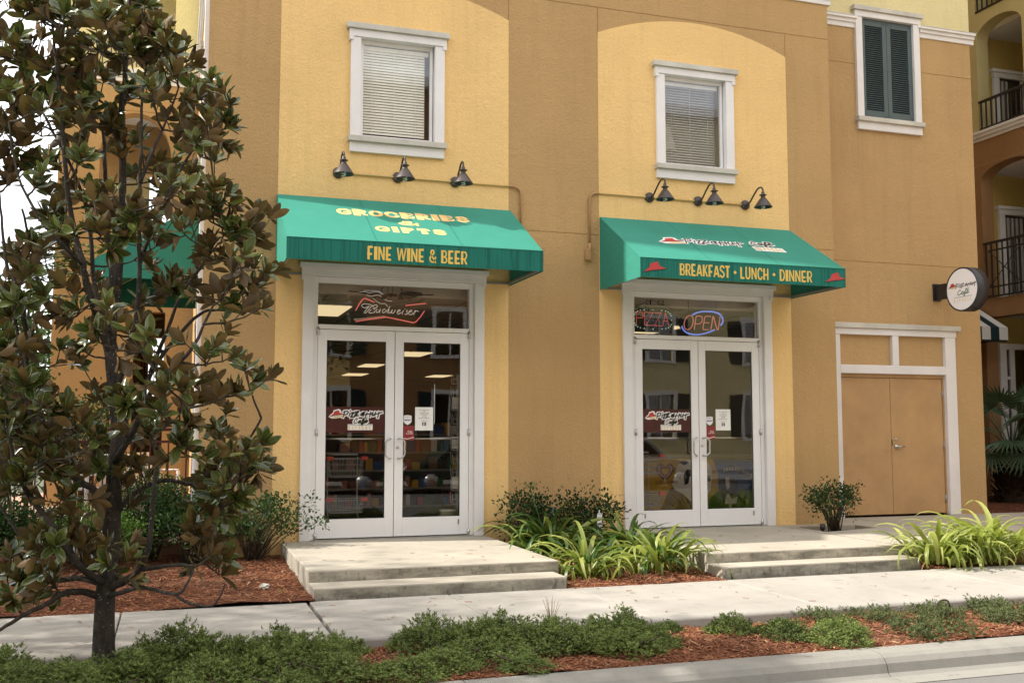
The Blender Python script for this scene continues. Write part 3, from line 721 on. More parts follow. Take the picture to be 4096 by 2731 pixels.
# ------------------------------------------------------------------ right-hand block, set back, with the tan service door
rb = thing('service_block', 'set back tan block at the right with green shutters and a tan double door', 'building', (7.8, 3, 0))
YB = .69; DX = 7.757
w = MB()
for z0, z1 in ((-.4, 3.773), (3.787, 6.823), (6.837, 7.39)):
    holes_wall(w, 6.255, 9.42, z0, z1, [(DX - .97, DX + .97, -.4, 2.70), (7.33, 8.31, 5.94, 7.6)], YB, YB + .25)
for s in (0,): w.box(6.26, 9.41, YB + .006, YB + .05, 3.7735, 3.7865); w.box(6.26, 7.32, YB + .006, YB + .05, 6.8235, 6.8365); w.box(8.32, 9.41, YB + .006, YB + .05, 6.8235, 6.8365)
w.box(9.17, 9.42, YB + .2501, 6.0, -.4, 7.39); w.build('tan_wall', 'tan2', rb)
w = MB(); holes_wall(w, 6.255, 9.42, 7.555, 18, [(7.2, 8.45, 7.5, 7.70)], YB, YB + .25); w.box(9.17, 9.42, YB + .2501, 6, 7.555, 18); w.build('upper_wall', 'cream', rb)
MB().box(6.255, 9.42, YB + .25, 6, 17.7, 18).build('roof', 'cream', rb)
cpr = [(YB + .2, 7.39), (YB - .02, 7.39), (YB - .02, 7.465), (YB - .045, 7.465), (YB - .045, 7.52), (YB - .075, 7.52), (YB - .075, 7.556), (YB + .2, 7.556)]
for a, b in ((6.255, 7.235), (8.435, 9.49)): MB().extrude(cpr, a, b).build('cornice', 'white', rb, bevel=.004, seg=1)
MB().box(6.256, 7.18, YB - .077, YB + .1, 7.557, 7.575).build('cornice_cap', 'trim_top', rb); MB().box(8.47, 9.50, YB - .077, YB + .1, 7.557, 7.568).build('cornice_cap', 'trim_top', rb)
sw = MB().box(7.335, 8.305, YB + .10, YB + .14, 5.95, 7.6).build('shuttered_window', 'dark', rb)
window_trim(sw, 7.82, .59, .475, 6.0, 7.57, YB)
for s in (0, 1):
    a, b = (7.347, 7.817) if s == 0 else (7.822, 8.292)
    f = MB(); z0, z1 = 6.005, 7.562
    for q in ((a, a + .075, z0, z1), (b - .075, b, z0, z1), (a + .0755, b - .0755, z0, z0 + .12), (a + .0755, b - .0755, z1 - .10, z1)): f.box(q[0], q[1], YB - .005, YB + .035, q[2], q[3])
    f = f.build('shutter', 'shutter', rb, bevel=.003, seg=1)
    lv = MB(); n = 40
    for i in range(n):
        zc = z0 + .135 + i * (z1 - z0 - .25) / (n - 1)
        lv.obox(((a + b) / 2, YB + .018, zc), (1, 0, 0), (0, .72, .69), (0, -.69, .72), (b - a) / 2 - .076, .020, .003)
    lv = lv.build('louvres', 'shutter', f); lv['kind'] = 'stuff'
    bl = MB()
    for x in (a + .037, b - .037):
        for z in (z0 + .06, (z0 + z1) / 2, z1 - .05): bl.lathe([(.012, 0), (.010, .006), (.004, .009)], Matrix.Translation((x, YB - .005, z)) @ Matrix.Rotation(R(90), 4, 'X'), 8, close=True)
    bl.build('bolt', 'shutter', f)
# service door surround
sd = MB().box(DX - 1.165, DX + 1.165, YB - .036, YB + .12, 2.678, 2.772).build('service_door_surround', 'white', rb, bevel=.005)
for s in (-1, 1): MB().box(min(DX + s * .95, DX + s * 1.145), max(DX + s * .95, DX + s * 1.145), YB - .03, YB + .12, -.012, 2.677).build('jamb', 'white', sd, bevel=.006)
MB().box(DX - 1.228, DX + 1.228, YB - .07, YB + .12, 2.773, 2.85).build('cap', 'trim_top', sd, bevel=.006)
MB().box(DX - .949, DX + .949, YB - .03, YB + .12, 2.10, 2.227).build('transom_rail', 'white', sd, bevel=.005)
MB().box(DX - .022, DX + .092, YB - .0295, YB + .12, 2.228, 2.677).build('mullion', 'white', sd, bevel=.005)
for a, b in ((DX - .949, DX - .023), (DX + .093, DX + .949)): MB().box(a, b, YB + .03, YB + .08, 2.2275, 2.6775).build('stucco_panel', 'tan2', sd)
MB().box(DX - .949, DX + .949, YB + .03, YB + .12, 2.045, 2.099).box(DX - .949, DX - .925, YB + .03, YB + .12, 0, 2.0445).box(DX + .925, DX + .949, YB + .03, YB + .12, 0, 2.0445).build('jamb', 'door_tan', sd)
MB().box(DX - .95, DX + .95, YB + .125, YB + .15, -.2, 2.7).build('backing', 'dark', sd)
for s in (-1, 1):
    a, b = (DX - .921, DX - .037) if s < 0 else (DX - .031, DX + .921)
    d = MB().box(a, b, YB + .045, YB + .09, .012, 2.040).build('service_door', 'door_tan', rb, bevel=.003, seg=1)
    for hz in (1.80, 1.02, .22): MB().tube([(DX + s * .925, YB + .04, hz - .06), (DX + s * .925, YB + .04, hz + .06)], .012, 8).build('hinge', 'frame_grey', d)
    if s > 0:
        MB().lathe([(.034, 0), (.034, .012), (.022, .016), (.014, .045)], Matrix.Translation((DX + .045, YB + .044, 1.015)) @ Matrix.Rotation(R(90), 4, 'X'), 16, close=True).tube([(DX + .045, YB + .0, 1.015), (DX + .165, YB + .0, 1.012)], .011, 8).build('lever_handle', 'steel', d)
        MB().lathe([(.02, 0), (.02, .01), (.008, .012)], Matrix.Translation((DX + .045, YB + .044, 1.12)) @ Matrix.Rotation(R(90), 4, 'X'), 14, close=True).build('deadbolt', 'steel', d)
        MB().box(DX - .030, DX - .020, YB + .038, YB + .044, 1.03, 1.12).build('strike_plate', 'dark', d)
        rv = MB()
        for i in range(11): rv.lathe([(.006, 0), (.004, .004)], Matrix.Translation((DX + .0, YB + .045, .2 + i * .18)) @ Matrix.Rotation(R(90), 4, 'X'), 6, close=True)
        rv.build('rivet', 'door_tan', d)

# ------------------------------------------------------------------ left wing seen behind the tree
lw = thing('left_wing', 'set back tan and cream wing with arched balconies behind the magnolia tree', 'building', (-3.4, 7, 0))
Y0 = 6.65; XL = -4.5
w = MB()
AX0, AX1 = -3.84, -2.66
ops = [(-3.20, -2.69, -.3, 3.30), (AX0, AX1, 4.78, 6.82)]
holes_wall(w, XL, -1.98, -.4, 7.34, ops, Y0, Y0 + .3)
# arch soffit fills the corners of the opening
n = 14; cxm = (AX0 + AX1) / 2; hw = (AX1 - AX0) / 2
for s in (-1, 1):
    pts = [(cxm + s * hw, Y0, 6.82)] + [(cxm + s * hw * math.cos(i / n * math.pi / 2), Y0, 6.02 + .78 * math.sin(i / n * math.pi / 2)) for i in range(n + 1)] + [(cxm, Y0, 6.82)]
    w.prism(pts, (0, .3, 0))
holes_wall(w, Y0 + .3001, 11.0, -.4, 7.34, [(7.3, 10.2, 4.9, 6.6)], XL, XL + .3, 'y')
w.build('tan_wall', 'tan', lw)
gm = MB(); gm.box(XL, AX0 - .0, Y0 - .002, Y0 + .01, 6.826, 6.834); gm.box(AX0, -2.24, Y0 - .002, Y0 + .01, 6.826, 6.838); gm.build('groove', 'brown', lw)
w = MB(); holes_wall(w, XL, -2.24, 7.56, 12.6, [(-3.93, -2.66, 7.62, 10.2)], Y0, Y0 + .3); holes_wall(w, Y0 + .3001, 11, 7.56, 12.6, [(7.2, 9.1, 7.7, 10.1)], XL, XL + .3, 'y'); w.build('cream_wall', 'cream', lw)
MB().extrude([(Y0 + .3, 7.34), (Y0 - .02, 7.34), (Y0 - .02, 7.42), (Y0 - .05, 7.42), (Y0 - .05, 7.49), (Y0 - .08, 7.49), (Y0 - .08, 7.56), (Y0 + .3, 7.56)], XL - .08, -2.24).build('cornice', 'white', lw)
w = MB()
w.box(XL + .3, -1.98, Y0 + .3, 11, 4.55, 4.75); w.box(XL + .3, -1.98, Y0 + .3, 11, 7.1, 7.3); w.box(XL + .3, -1.98, Y0 + .3, 11, 10.3, 10.5); w.build('balcony_floor', 'white', lw)['kind'] = 'stuff'
w = MB(); holes_wall(w, XL + .3, -1.98, 4.75, 7.1, [(-3.12, -2.35, 4.76, 6.9)], 10.7, 11.0); holes_wall(w, XL + .3, -1.98, 7.3, 10.3, [], 9.2, 9.5); w.build('balcony_wall', 'cream', lw)
w = MB(); holes_wall(w, XL + .3, -1.98, 4.75, 7.1, [(-3.55, -2.5, 4.75, 6.15)], 8.5, 8.7); w.build('inner_wall', 'tan', lw)
w = MB(); holes_wall(w, XL + .3, -1.98, -.1, 4.55, [(-3.05, -2.55, 1.5, 3.2)], 10.7, 11.0); w.build('ground_wall', 'tan', lw)
def rail(parent, x0, x1, y, z0, z1, n, mat='black', r=.010):
    m = MB().box(x0, x1, y - .02, y + .02, z1 - .04, z1).box(x0, x1, y - .013, y + .013, z0, z0 + .025)
    r0 = m.build('railing', mat, parent)
    for i in range(n):
        x = x0 + (x1 - x0) * (i + .5) / n; MB().box(x - r, x + r, y - r, y + r, z0 + .025, z1 - .04).build('baluster', mat, r0)
rail(lw, AX0, AX1, Y0 + .18, 4.86, 5.32, 11); rail(lw, -3.93, -2.66, Y0 + .1, 7.62, 8.17, 9); rail(lw, -3.2, -2.69, 10.6, 2.2, 2.9, 8, 'railing')
# door casing, window casings seen edge-on on the side wall of the shop
for ya, yb, za, zb, cap in ((1.1, 2.0, -.1, 2.55, 0), (1.4, 2.3, 4.75, 6.1, 1)):
    f = MB().box(-2.275, -2.231, ya, ya + .11, za, zb).box(-2.275, -2.231, yb - .11, yb, za, zb).box(-2.28, -2.2305, ya - .02, yb + .02, zb + .001, zb + .10).build('side_casing', 'white', shop, bevel=.004, seg=1)
    MB().box(-2.255, -2.229, ya + .11, yb - .11, za + .02, zb).build('side_pane', 'glass_far', f)
    if cap:
        MB().box(-2.31, -2.229, ya - .03, yb + .03, zb + .101, zb + .17).build('cap', 'trim_top', f); MB().box(-2.31, -2.229, ya - .02, yb + .02, za - .07, za - .001).build('sill', 'trim_top', f)
dsp = MB()
for k, x in enumerate((-2.262, -2.248)): dsp.box(x - .006, x + .006, .02 + k * .05, .06 + k * .05, -.1, 7.33)
MB().box(-2.29, -2.232, .05, .13, -.15, 7.3).build('corner_board', 'white', shop, bevel=.004, seg=1)

# ------------------------------------------------------------------ right wing (far right edge) with arched balconies
rw = thing('right_wing', 'shaded wing at the far right with arched balconies and dark railings', 'building', (15, 2, 0))
X = 13.3
w = MB()
holes_wall(w, -6, 5.25, -.4, 7.24, [(3.1, 4.68, -.3, 3.55), (3.12, 4.66, 3.93, 6.70)], X, X + .3, 'y')
def arch_fill(mb, ya, yb, zs, zt, X, th):
    c = (ya + yb) / 2; h = (yb - ya) / 2
    for s in (-1, 1):
        pts = [(X, c + s * h, zt)] + [(X, c + s * h * math.cos(i / 12 * math.pi / 2), zs + (zt - .012 - zs) * math.sin(i / 12 * math.pi / 2)) for i in range(13)] + [(X, c, zt)]
        mb.prism(pts, (th, 0, 0))
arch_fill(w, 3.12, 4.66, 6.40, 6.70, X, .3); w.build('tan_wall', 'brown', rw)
MB().box(X - .004, X + .01, -6, 5.2, 6.722, 6.732).build('groove', 'tan', rw)
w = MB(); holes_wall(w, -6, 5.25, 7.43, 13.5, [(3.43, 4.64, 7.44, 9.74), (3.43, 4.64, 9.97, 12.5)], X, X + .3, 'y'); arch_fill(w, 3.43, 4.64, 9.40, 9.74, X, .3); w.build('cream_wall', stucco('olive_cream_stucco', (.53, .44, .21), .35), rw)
MB().extrude([(X + .25, 7.24), (X - .02, 7.24), (X - .02, 7.31), (X - .06, 7.31), (X - .06, 7.38), (X - .09, 7.38), (X - .09, 7.432), (X + .25, 7.432)], -6, 5.2, 'y').build('cornice', 'white', rw)
w = MB(); w.box(X + .301, 19, 4.9, 5.2, -.3, 13.5); w.box(18.7, 19, -6, 4.9, -.3, 13.5); w.build('balcony_wall', 'mustard', rw)
w = MB()
for a, b in ((3.60, 3.90), (6.64, 7.42), (9.62, 9.95), (12.6, 12.9)): w.box(X + .301, 18.7, -6, 4.899, a, b)
w.build('balcony_floor', 'white', rw)
w = MB(); w.box(9.425, X - .002, 5.25, 5.5, -.4, 13.5); w.build('courtyard_wall', 'tan', rw)
for zt, zb_ in ((5.93, 3.91), (8.9, 7.43)):
    f = MB(); x0, x1 = 13.93, 16.2
    f.box(x0, x0 + .15, 4.84, 4.92, zb_, zt - .14); f.box(x1 - .15, x1, 4.84, 4.92, zb_, zt - .14); f.box(x0 - .02, x1 + .02, 4.83, 4.92, zt - .139, zt - .03); f.box(x0 - .06, x1 + .06, 4.80, 4.92, zt - .029, zt + .04)
    f = f.build('balcony_door', 'white', rw, bevel=.004, seg=1)
    MB().box(x0 + .151, x1 - .151, 4.865, 4.885, zb_, zt - .15).build('pane', 'glass_far', f)
    MB().box(x0 + .72, x0 + .79, 4.85, 4.864, zb_, zt - .15).build('stile', 'white', f)
    cu = MB(); zc = zt - .2
    pts = [(x0 + .16 + i * .035, 4.862 + .012 * math.sin(i * 1.9)) for i in range(15 if zt < 7 else 7)]
    for (xa, ya), (xb, yb) in zip(pts[:-1], pts[1:]): cu.quad((xa, ya, zb_), (xb, yb, zb_), (xb, yb, zc), (xa, ya, zc))
    cu.build('curtain', 'curtain', f, recalc=False)
def rail_y(parent, ya, yb, x, z0, z1, n, cross=False):
    m = MB().box(x - .03, x + .03, ya, yb, z1 - .045, z1).box(x - .02, x + .02, ya, yb, z0, z0 + .03)
    if cross: m.box(x - .015, x + .015, ya, yb - .12, z1 - .20, z1 - .17).box(x - .015, x + .015, ya, yb - .12, z0 + .19, z0 + .22)
    r0 = m.build('railing', 'black', parent)
    for i in range(n):
        y = yb - .05 - (yb - ya) * i / n; MB().box(x - .012, x + .012, y - .012, y + .012, z0 + .03, z1 - .045).build('baluster', 'black', r0)
    if cross:
        for a, b in (((yb - .14, z1 - .2), (yb - .95, z0 + .22)), ((yb - .14, z0 + .22), (yb - .95, z1 - .2))): MB().tube([(x - .02, a[0], a[1]), (x - .02, b[0], b[1])], .011, 4).build('cross_bar', 'black', r0)
rail_y(rw, 2.9, 4.62, X - .02, 3.95, 5.09, 12, True); rail_y(rw, 3.40, 4.60, X - .02, 7.46, 8.07, 9); rail_y(rw, 3.43, 4.62, X + .0, 9.98, 10.9, 9)
f = MB(); f.box(13.78, 13.95, 4.82, 4.92, -.1, 2.93); f.box(13.78, 17, 4.815, 4.92, 2.931, 3.05); f.box(14.05, 14.17, 4.83, 4.92, -.1, 2.93); f.box(13.95, 14.05, 4.84, 4.92, 2.3, 2.37); f.box(15.1, 15.2, 4.83, 4.92, -.1, 2.93); f.box(14.17, 15.1, 4.84, 4.92, 0, 1.0)
f = f.build('shop_front', 'white', rw, bevel=.004, seg=1); MB().box(13.95, 17, 4.862, 4.88, 0, 2.92).build('pane', 'glass_far', f)
# ------------------------------------------------------------------ awnings
def deco(ch):
    """narrow art-deco capitals: list of (polyline, stem weight) in a 0..1 box, plus advance width"""
    T, t = .20, .13
    g = {'F': ([([(.22, 0), (.22, 1)], T), ([(.22, .94), (.9, .94)], t), ([(0, .42), (.8, .42)], t)], .55), 'I': ([([(.5, 0), (.5, 1)], T * 1.5)], .30),
         'N': ([([(.14, 0), (.14, 1)], .15), ([(.16, .96), (.84, .04)], .17), ([(.86, 0), (.86, 1)], .15)], .62), 'E': ([([(.22, 0), (.22, 1)], T), ([(.22, .94), (.92, .94)], t), ([(0, .42), (.82, .42)], t), ([(.22, .06), (.92, .06)], t)], .55),
         'W': ([([(.06, 1), (.27, .03)], .14), ([(.27, .03), (.48, .95)], .11), ([(.50, .95), (.72, .03)], .14), ([(.72, .03), (.95, 1)], .11)], .88),
         'B': ([([(.2, 0), (.2, 1)], T), ([(.2, .94), (.62, .94), (.84, .80), (.80, .60), (.55, .50), (.2, .50)], t), ([(.55, .50), (.86, .38), (.9, .18), (.66, .06), (.2, .06)], t)], .60),
         'R': ([([(.2, 0), (.2, 1)], T), ([(.2, .94), (.66, .94), (.88, .80), (.86, .56), (.60, .42), (0, .42)], t), ([(.55, .42), (.9, 0)], .17)], .60), 'A': ([([(.08, 0), (.46, .97)], .16), ([(.54, .97), (.92, 0)], .18), ([(.2, .28), (.8, .28)], t)], .66),
         'K': ([([(.2, 0), (.2, 1)], T), ([(.88, 1), (.3, .42)], .13), ([(.42, .52), (.92, 0)], .17)], .60), 'S': ([([(.88, .82), (.70, .95), (.36, .95), (.14, .80), (.2, .62), (.78, .40), (.88, .22), (.66, .05), (.32, .05), (.1, .18)], .16)], .56),
         'T': ([([(.5, 0), (.5, 1)], T), ([(.02, .94), (.98, .94)], t)], .56), 'L': ([([(.22, 0), (.22, 1)], T), ([(.22, .06), (.95, .06)], t)], .50), 'U': ([([(.16, 1), (.16, .26), (.34, .06), (.64, .06), (.84, .26), (.84, 1)], .16)], .60),
         'C': ([([(.9, .76), (.70, .94), (.38, .94), (.16, .72), (.16, .28), (.38, .06), (.70, .06), (.9, .24)], .16)], .58), 'H': ([([(.16, 0), (.16, 1)], T), ([(.84, 0), (.84, 1)], .16), ([(.0, .44), (.9, .44)], t)], .62),
         'D': ([([(.2, 0), (.2, 1)], T), ([(.2, .94), (.56, .94), (.86, .70), (.86, .30), (.56, .06), (.2, .06)], .15)], .62), '&': ([([(.95, .42), (.70, .10), (.40, .05), (.12, .2), (.16, .44), (.66, .72), (.62, .92), (.40, .95), (.26, .80), (.36, .56), (.95, .02)], .13)], .62),
         '.': ([([(.5, .44), (.5, .58)], .34)], .42), ' ': ([], .34)}
    return g[ch]
def deco_text(pl, s, u0, u1, v0, v1, parent, mat, w=.0025):
    adv = [deco(c)[1] + .08 for c in s]; tot = sum(adv) - .08; h = v1 - v0; k = (u1 - u0) / tot; x = u0
    for c, a in zip(s, adv):
        m = MB(); ww = (a - .08) * k
        for i, (pts, wt) in enumerate(deco(c)[0]):
            P = [(x + p[0] * ww, v0 + p[1] * h) for p in pts]
            vert = abs(P[-1][1] - P[0][1]) > abs(P[-1][0] - P[0][0])
            if len(P) == 2:   # square cut ends
                hw_ = wt * (.060 if vert else .115) * (1 if vert else 1) * h / .135 * .135 / .135
                wd = wt * (h * .84) if vert else wt * h * 1.25
                dx, dy = P[1][0] - P[0][0], P[1][1] - P[0][1]
                if vert: q = [(P[0][0] - wd / 2, P[0][1]), (P[0][0] + wd / 2, P[0][1]), (P[1][0] + wd / 2, P[1][1]), (P[1][0] - wd / 2, P[1][1])]
                else: q = [(P[0][0], P[0][1] - wd / 2), (P[1][0], P[1][1] - wd / 2), (P[1][0], P[1][1] + wd / 2), (P[0][0], P[0][1] + wd / 2)]
                m.poly([pl(a_[0], a_[1], w + .0002 * i) for a_ in q])
            else: ribbon(m, pl, smooth_pts([Vector(p) for p in P], 3), wt * h * .86, w + .0002 * i)
        if m.v: m.build('letter', mat, parent, recalc=False)
        x += a * k
SLAB = {'G': [[(.95, .72), (.75, .95), (.35, .95), (.08, .7), (.08, .3), (.35, .05), (.75, .05), (.92, .2), (.92, .45)], [(.55, .45), (1.0, .45)]], 'R': [[(.2, 0), (.2, 1)], [(.05, .05), (.4, .05)], [(.05, .94), (.68, .94), (.88, .75), (.68, .52), (.2, .52)], [(.6, .5), (.85, .05), (1.0, .05)]],
        'O': [[(.5, .96), (.16, .78), (.08, .5), (.16, .22), (.5, .04), (.84, .22), (.92, .5), (.84, .78), (.5, .96)]], 'C': [[(.92, .70), (.72, .95), (.35, .95), (.08, .7), (.08, .3), (.35, .05), (.75, .05), (.95, .25)]],
        'E': [[(.2, 0), (.2, 1)], [(.05, .94), (.92, .94), (.92, .72)], [(.2, .5), (.7, .5)], [(.05, .05), (.95, .05), (.95, .28)]], 'I': [[(.5, 0), (.5, 1)], [(.1, .94), (.9, .94)], [(.1, .05), (.9, .05)]],
        'S': [[(.88, .72), (.70, .95), (.3, .95), (.12, .78), (.25, .58), (.75, .44), (.9, .24), (.68, .05), (.3, .05), (.1, .28)]], 'F': [[(.2, 0), (.2, 1)], [(.05, .94), (.92, .94), (.92, .70)], [(.2, .5), (.7, .5)], [(.05, .05), (.45, .05)]],
        'T': [[(.5, 0), (.5, 1)], [(.06, .72), (.06, .94), (.94, .94), (.94, .72)], [(.3, .05), (.7, .05)]], '&': [[(.98, .55), (.75, .15), (.4, .05), (.1, .2), (.15, .45), (.65, .72), (.58, .93), (.38, .93), (.3, .75), (.45, .5), (.98, .05)]]}
def slab_text(pl, s, u0, u1, v0, v1, parent, mat):
    n = len(s); wts = [.45 if c == 'I' else 1 for c in s]; gap = .34; tot = sum(wts) + gap * (n - 1); k = (u1 - u0) / tot; x = u0
    for c, wt in zip(s, wts):
        m = MB(); W = wt * k; h = v1 - v0
        for i, st in enumerate(SLAB[c]):
            P = [(x + p[0] * W, v0 + p[1] * h) for p in st]; ver = len(P) == 2 and abs(P[0][0] - P[1][0]) < 1e-6
            ribbon(m, pl, P if len(P) < 5 else smooth_pts([Vector(p) for p in P], 3), (h * .52 if ver else h * .25) if len(P) < 5 else h * .30, .0022 + .0002 * i)
        m.build('letter', mat, parent, recalc=False); x += (wt + gap) * k

def awning(name, label, x0, x1):
    zt, zf, zb, pr = 4.02, 3.302, 3.066, 1.2
    t = thing(name, label, 'awning', ((x0 + x1) / 2, 0, 4.02), 'green canvas awnings over the shop doors')
    nx = 5; top = MB(); sag = MB()
    K = 10; J = 8
    vs = [(x0 + (x1 - x0) * i / K, -pr * j / J - .006, zt + (zf - zt) * j / J - .003 * math.sin(math.pi * j / J) * (1 if i % 5 else .2)) for i in range(K + 1) for j in range(J + 1)]
    fs = [(i * (J + 1) + j, (i + 1) * (J + 1) + j, (i + 1) * (J + 1) + j + 1, i * (J + 1) + j + 1) for i in range(K) for j in range(J)]
    top.add(vs, fs, True); top.build('canopy_top', 'canopy', t)
    se = MB()
    for q in (.335, .67):
        x = x0 + (x1 - x0) * q
        for j in range(J): a, b = j / J, (j + 1) / J; se.quad((x - .004, -pr * a - .006, zt + (zf - zt) * a + .002 - .003 * math.sin(math.pi * a)), (x + .004, -pr * a - .006, zt + (zf - zt) * a + .002 - .003 * math.sin(math.pi * a)), (x + .004, -pr * b - .006, zt + (zf - zt) * b + .002 - .003 * math.sin(math.pi * b)), (x - .004, -pr * b - .006, zt + (zf - zt) * b + .002 - .003 * math.sin(math.pi * b)))
    se.build('seam', 'valance', t, recalc=False)
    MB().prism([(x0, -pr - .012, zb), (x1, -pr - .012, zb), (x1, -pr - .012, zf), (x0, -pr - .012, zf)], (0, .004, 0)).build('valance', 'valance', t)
    for x in (x0, x1):
        MB().prism([(x, -.004, zt - .003), (x, -pr - .006, zf - .004), (x, -pr - .006, zb), (x, -.004, zb - .004)], (.004 if x == x0 else -.004, 0, 0)).build('end_panel', 'canopy', t)
    fr = MB()
    for x in (x0 + .03, x0 + (x1 - x0) / 3, x0 + 2 * (x1 - x0) / 3, x1 - .03):
        for a, b in (((-.02, zt - .05), (-pr + .02, zf - .04)), ((-.02, zb + .02), (-pr + .02, zb + .02)), ((-pr + .02, zf - .05), (-pr + .02, zb + .02)))[:3 if x in (x0 + .03, x1 - .03) else 1]:
            p, q = Vector((x, a[0], a[1])), Vector((x, b[0], b[1])); d = (q - p).normalized()
            fr.obox((p + q) / 2, (1, 0, 0), d, Vector((1, 0, 0)).cross(d), .012, (q - p).length / 2, .012)
    for y, z in ((-pr + .02, zb + .02), (-pr + .02, zf - .045), (-.03, zb + .02), (-.03, zt - .05)): fr.box(x0 + .044, x1 - .044, y - .011, y + .011, z - .011, z + .011)
    fr.build('frame', 'frame_grey', t)
    gr = MB()
    for x in (x0, x1):
        for i in range(7):
            y = -.12 - i * .16; gr.lathe([(.008, 0), (.006, .003)], Matrix.Translation((x + (.0045 if x == x0 else -.0045), y, zb + .022)) @ Matrix.Rotation(R(90 if x == x0 else -90), 4, 'Y'), 6, close=True)
    gr.build('grommet', 'frame_grey', t)
    # welt cord along the front edge and piping on the sloped ends
    MB().tube([(x0, -pr - .012, zf), (x1, -pr - .012, zf)], .007, 5).build('piping', 'canopy', t)
    slope = Plane((0, 0, zt), (1, 0, 0), (0, pr, zt - zf)); slope.V = -Vector((0, -pr, zf - zt)).normalized(); slope.n = slope.U.cross(slope.V)
    slope.o = slope.o + slope.n * .0005
    front = Plane((0, -pr - .012, 0), (1, 0, 0), (0, 0, 1))
    return t, slope, front
SL = math.hypot(1.2, .718) / 1.2       # along-slope distance per metre of projection
aw1, s1, f1 = awning('groceries_awning', 'green awning lettered groceries and gifts, fine wine and beer', -1.43, 1.455)
slab_text(s1, 'GROCERIES', -.775, .785, -.475 * SL, -.335 * SL, aw1, 'gold2')
slab_text(s1, '&', -.115, .115, -.685 * SL, -.58 * SL, aw1, 'gold2')
slab_text(s1, 'GIFTS', -.405, .395, -.90 * SL, -.785 * SL, aw1, 'gold2')
deco_text(f1, 'FINE WINE & BEER', -.572, .548, 3.100, 3.246, aw1, 'gold')
aw2, s2, f2 = awning('cafe_awning', 'green awning lettered breakfast, lunch and dinner with red hats', 2.676, 5.54)
deco_text(f2, 'BREAKFAST', 3.19, 3.872, 3.108, 3.252, aw2, 'yellow_print'); deco_text(f2, 'LUNCH', 4.015, 4.415, 3.106, 3.248, aw2, 'yellow_print'); deco_text(f2, 'DINNER', 4.568, 5.04, 3.104, 3.246, aw2, 'yellow_print')
for x in (3.945, 4.492):
    m = MB(); fpoly(m, f2, [(x + .02 * math.cos(i * .628), 3.178 + .02 * math.sin(i * .628)) for i in range(10)], .0025); m.build('dot', 'yellow_print', aw2, recalc=False)
pizza_hat(f2, aw2, 2.716, 3.128, .285, ('red', None, 'ink'), None, .0026); pizza_hat(f2, aw2, 5.24, 3.120, .285, ('red', None, 'ink'), None, .0026)
# hat, script and Cafe on the slope
fx = lambda q: 3.56 + (q - 350) * (.88 / 635); fy = lambda q: (-.56 - (q - 175) * .00145) * SL
m = MB(); script(m, s2, PH, fx, fy, .054, .0022); m.build('logo_outline', 'white_print', aw2, recalc=False)
m = MB(); script(m, s2, PH, fx, fy, .0175, .0062); m.build('logo_script', 'ink', aw2, recalc=False)
pizza_hat(s2, aw2, 3.20, -.70 * SL, .34, ('red', 'yellow_print', 'ink'), 'white_print', .0062)
fx2 = lambda q: 4.57 + (q - 528) * (.33 / 220); fy2 = lambda q: (-.505 - (q - 284) * .00135) * SL
m = MB(); script(m, s2, CAFE, fx2, fy2, .06, .0022); fpoly(m, s2, [(4.52, -.665 * SL), (4.97, -.665 * SL), (4.97, -.79 * SL), (4.52, -.79 * SL)], .0016); m.build('cafe_outline', 'white_print', aw2, recalc=False)
m = MB(); script(m, s2, CAFE, fx2, fy2, .02, .0062); m.build('cafe_script', 'olive_ink', aw2, recalc=False)
m = MB(); ribbon(m, s2, [(4.46, -.66 * SL), (4.94, -.66 * SL)], .008, .0050); m.build('logo_rule', 'ink', aw2, recalc=False)
m = MB()
for i, ch in enumerate('EXPRESS'): put_text(m, s2, ch, 4.54 + i * .06, -.775 * SL, .034, .10, .02, .0050)
m.build('logo_lettering', 'yellow_print', aw2, recalc=False)

# awning over the side door (its end panel faces the street)
sa = thing('side_awning', 'green canvas awning behind the magnolia, seen from its end', 'awning', (-2.8, 2.4, 3.5))
ya, yb, xw, xo = .8, 3.8, -2.236, -3.44
MB().prism([(xw, ya, 4.02), (xo, ya, 3.28), (xo, ya, 3.066), (xw, ya, 3.062)], (0, .005, 0)).build('end_panel', 'canopy', sa)
MB().prism([(xw, yb, 4.02), (xo, yb, 3.28), (xo, yb, 3.066), (xw, yb, 3.062)], (0, .005, 0)).build('end_panel', 'canopy', sa)
MB().prism([(xw, ya, 4.024), (xo, ya, 3.284), (xo - .004, ya, 3.28), (xw, ya, 4.028)], (0, yb - ya, 0)).build('canopy_top', 'canopy', sa)
MB().box(xo - .006, xo - .001, ya, yb, 3.066, 3.279).build('valance', 'valance', sa)
MB().tube([(xw + .02, ya + .02, 3.99), (xo + .02, ya + .02, 3.26), (xo + .02, ya + .02, 3.08), (xw + .02, ya + .02, 3.075)], .012, 6).build('frame', 'frame_grey', sa)

# striped awning in the courtyard
ta = thing('striped_awning', 'small white and dark green striped awning at the far right', 'awning', (11.8, 4.6, 3.2))
n = 13; x1 = 13.25; sw_ = .215
for i in range(n):
    xa, xb = x1 - (i + 1) * sw_, x1 - i * sw_; mt = 'stripe_white' if i % 2 == 0 else 'stripe_dark'
    MB().quad((xa, 4.05, 3.29), (xb, 4.05, 3.29), (xb, 5.24, 4.02), (xa, 5.24, 4.02)).quad((xa, 4.05, 3.04), (xb, 4.05, 3.04), (xb, 4.05, 3.289), (xa, 4.05, 3.289)).build('stripe', mt, ta, recalc=False)
MB().poly([(x1, 4.05, 3.04), (x1, 5.24, 3.04), (x1, 5.24, 4.02), (x1, 4.05, 3.29)]).build('end_panel', 'stripe_dark', ta, recalc=False)
MB().box(x1 - n * sw_, x1 - .02, 4.06, 4.09, 3.0, 3.035).build('frame', 'black', ta)

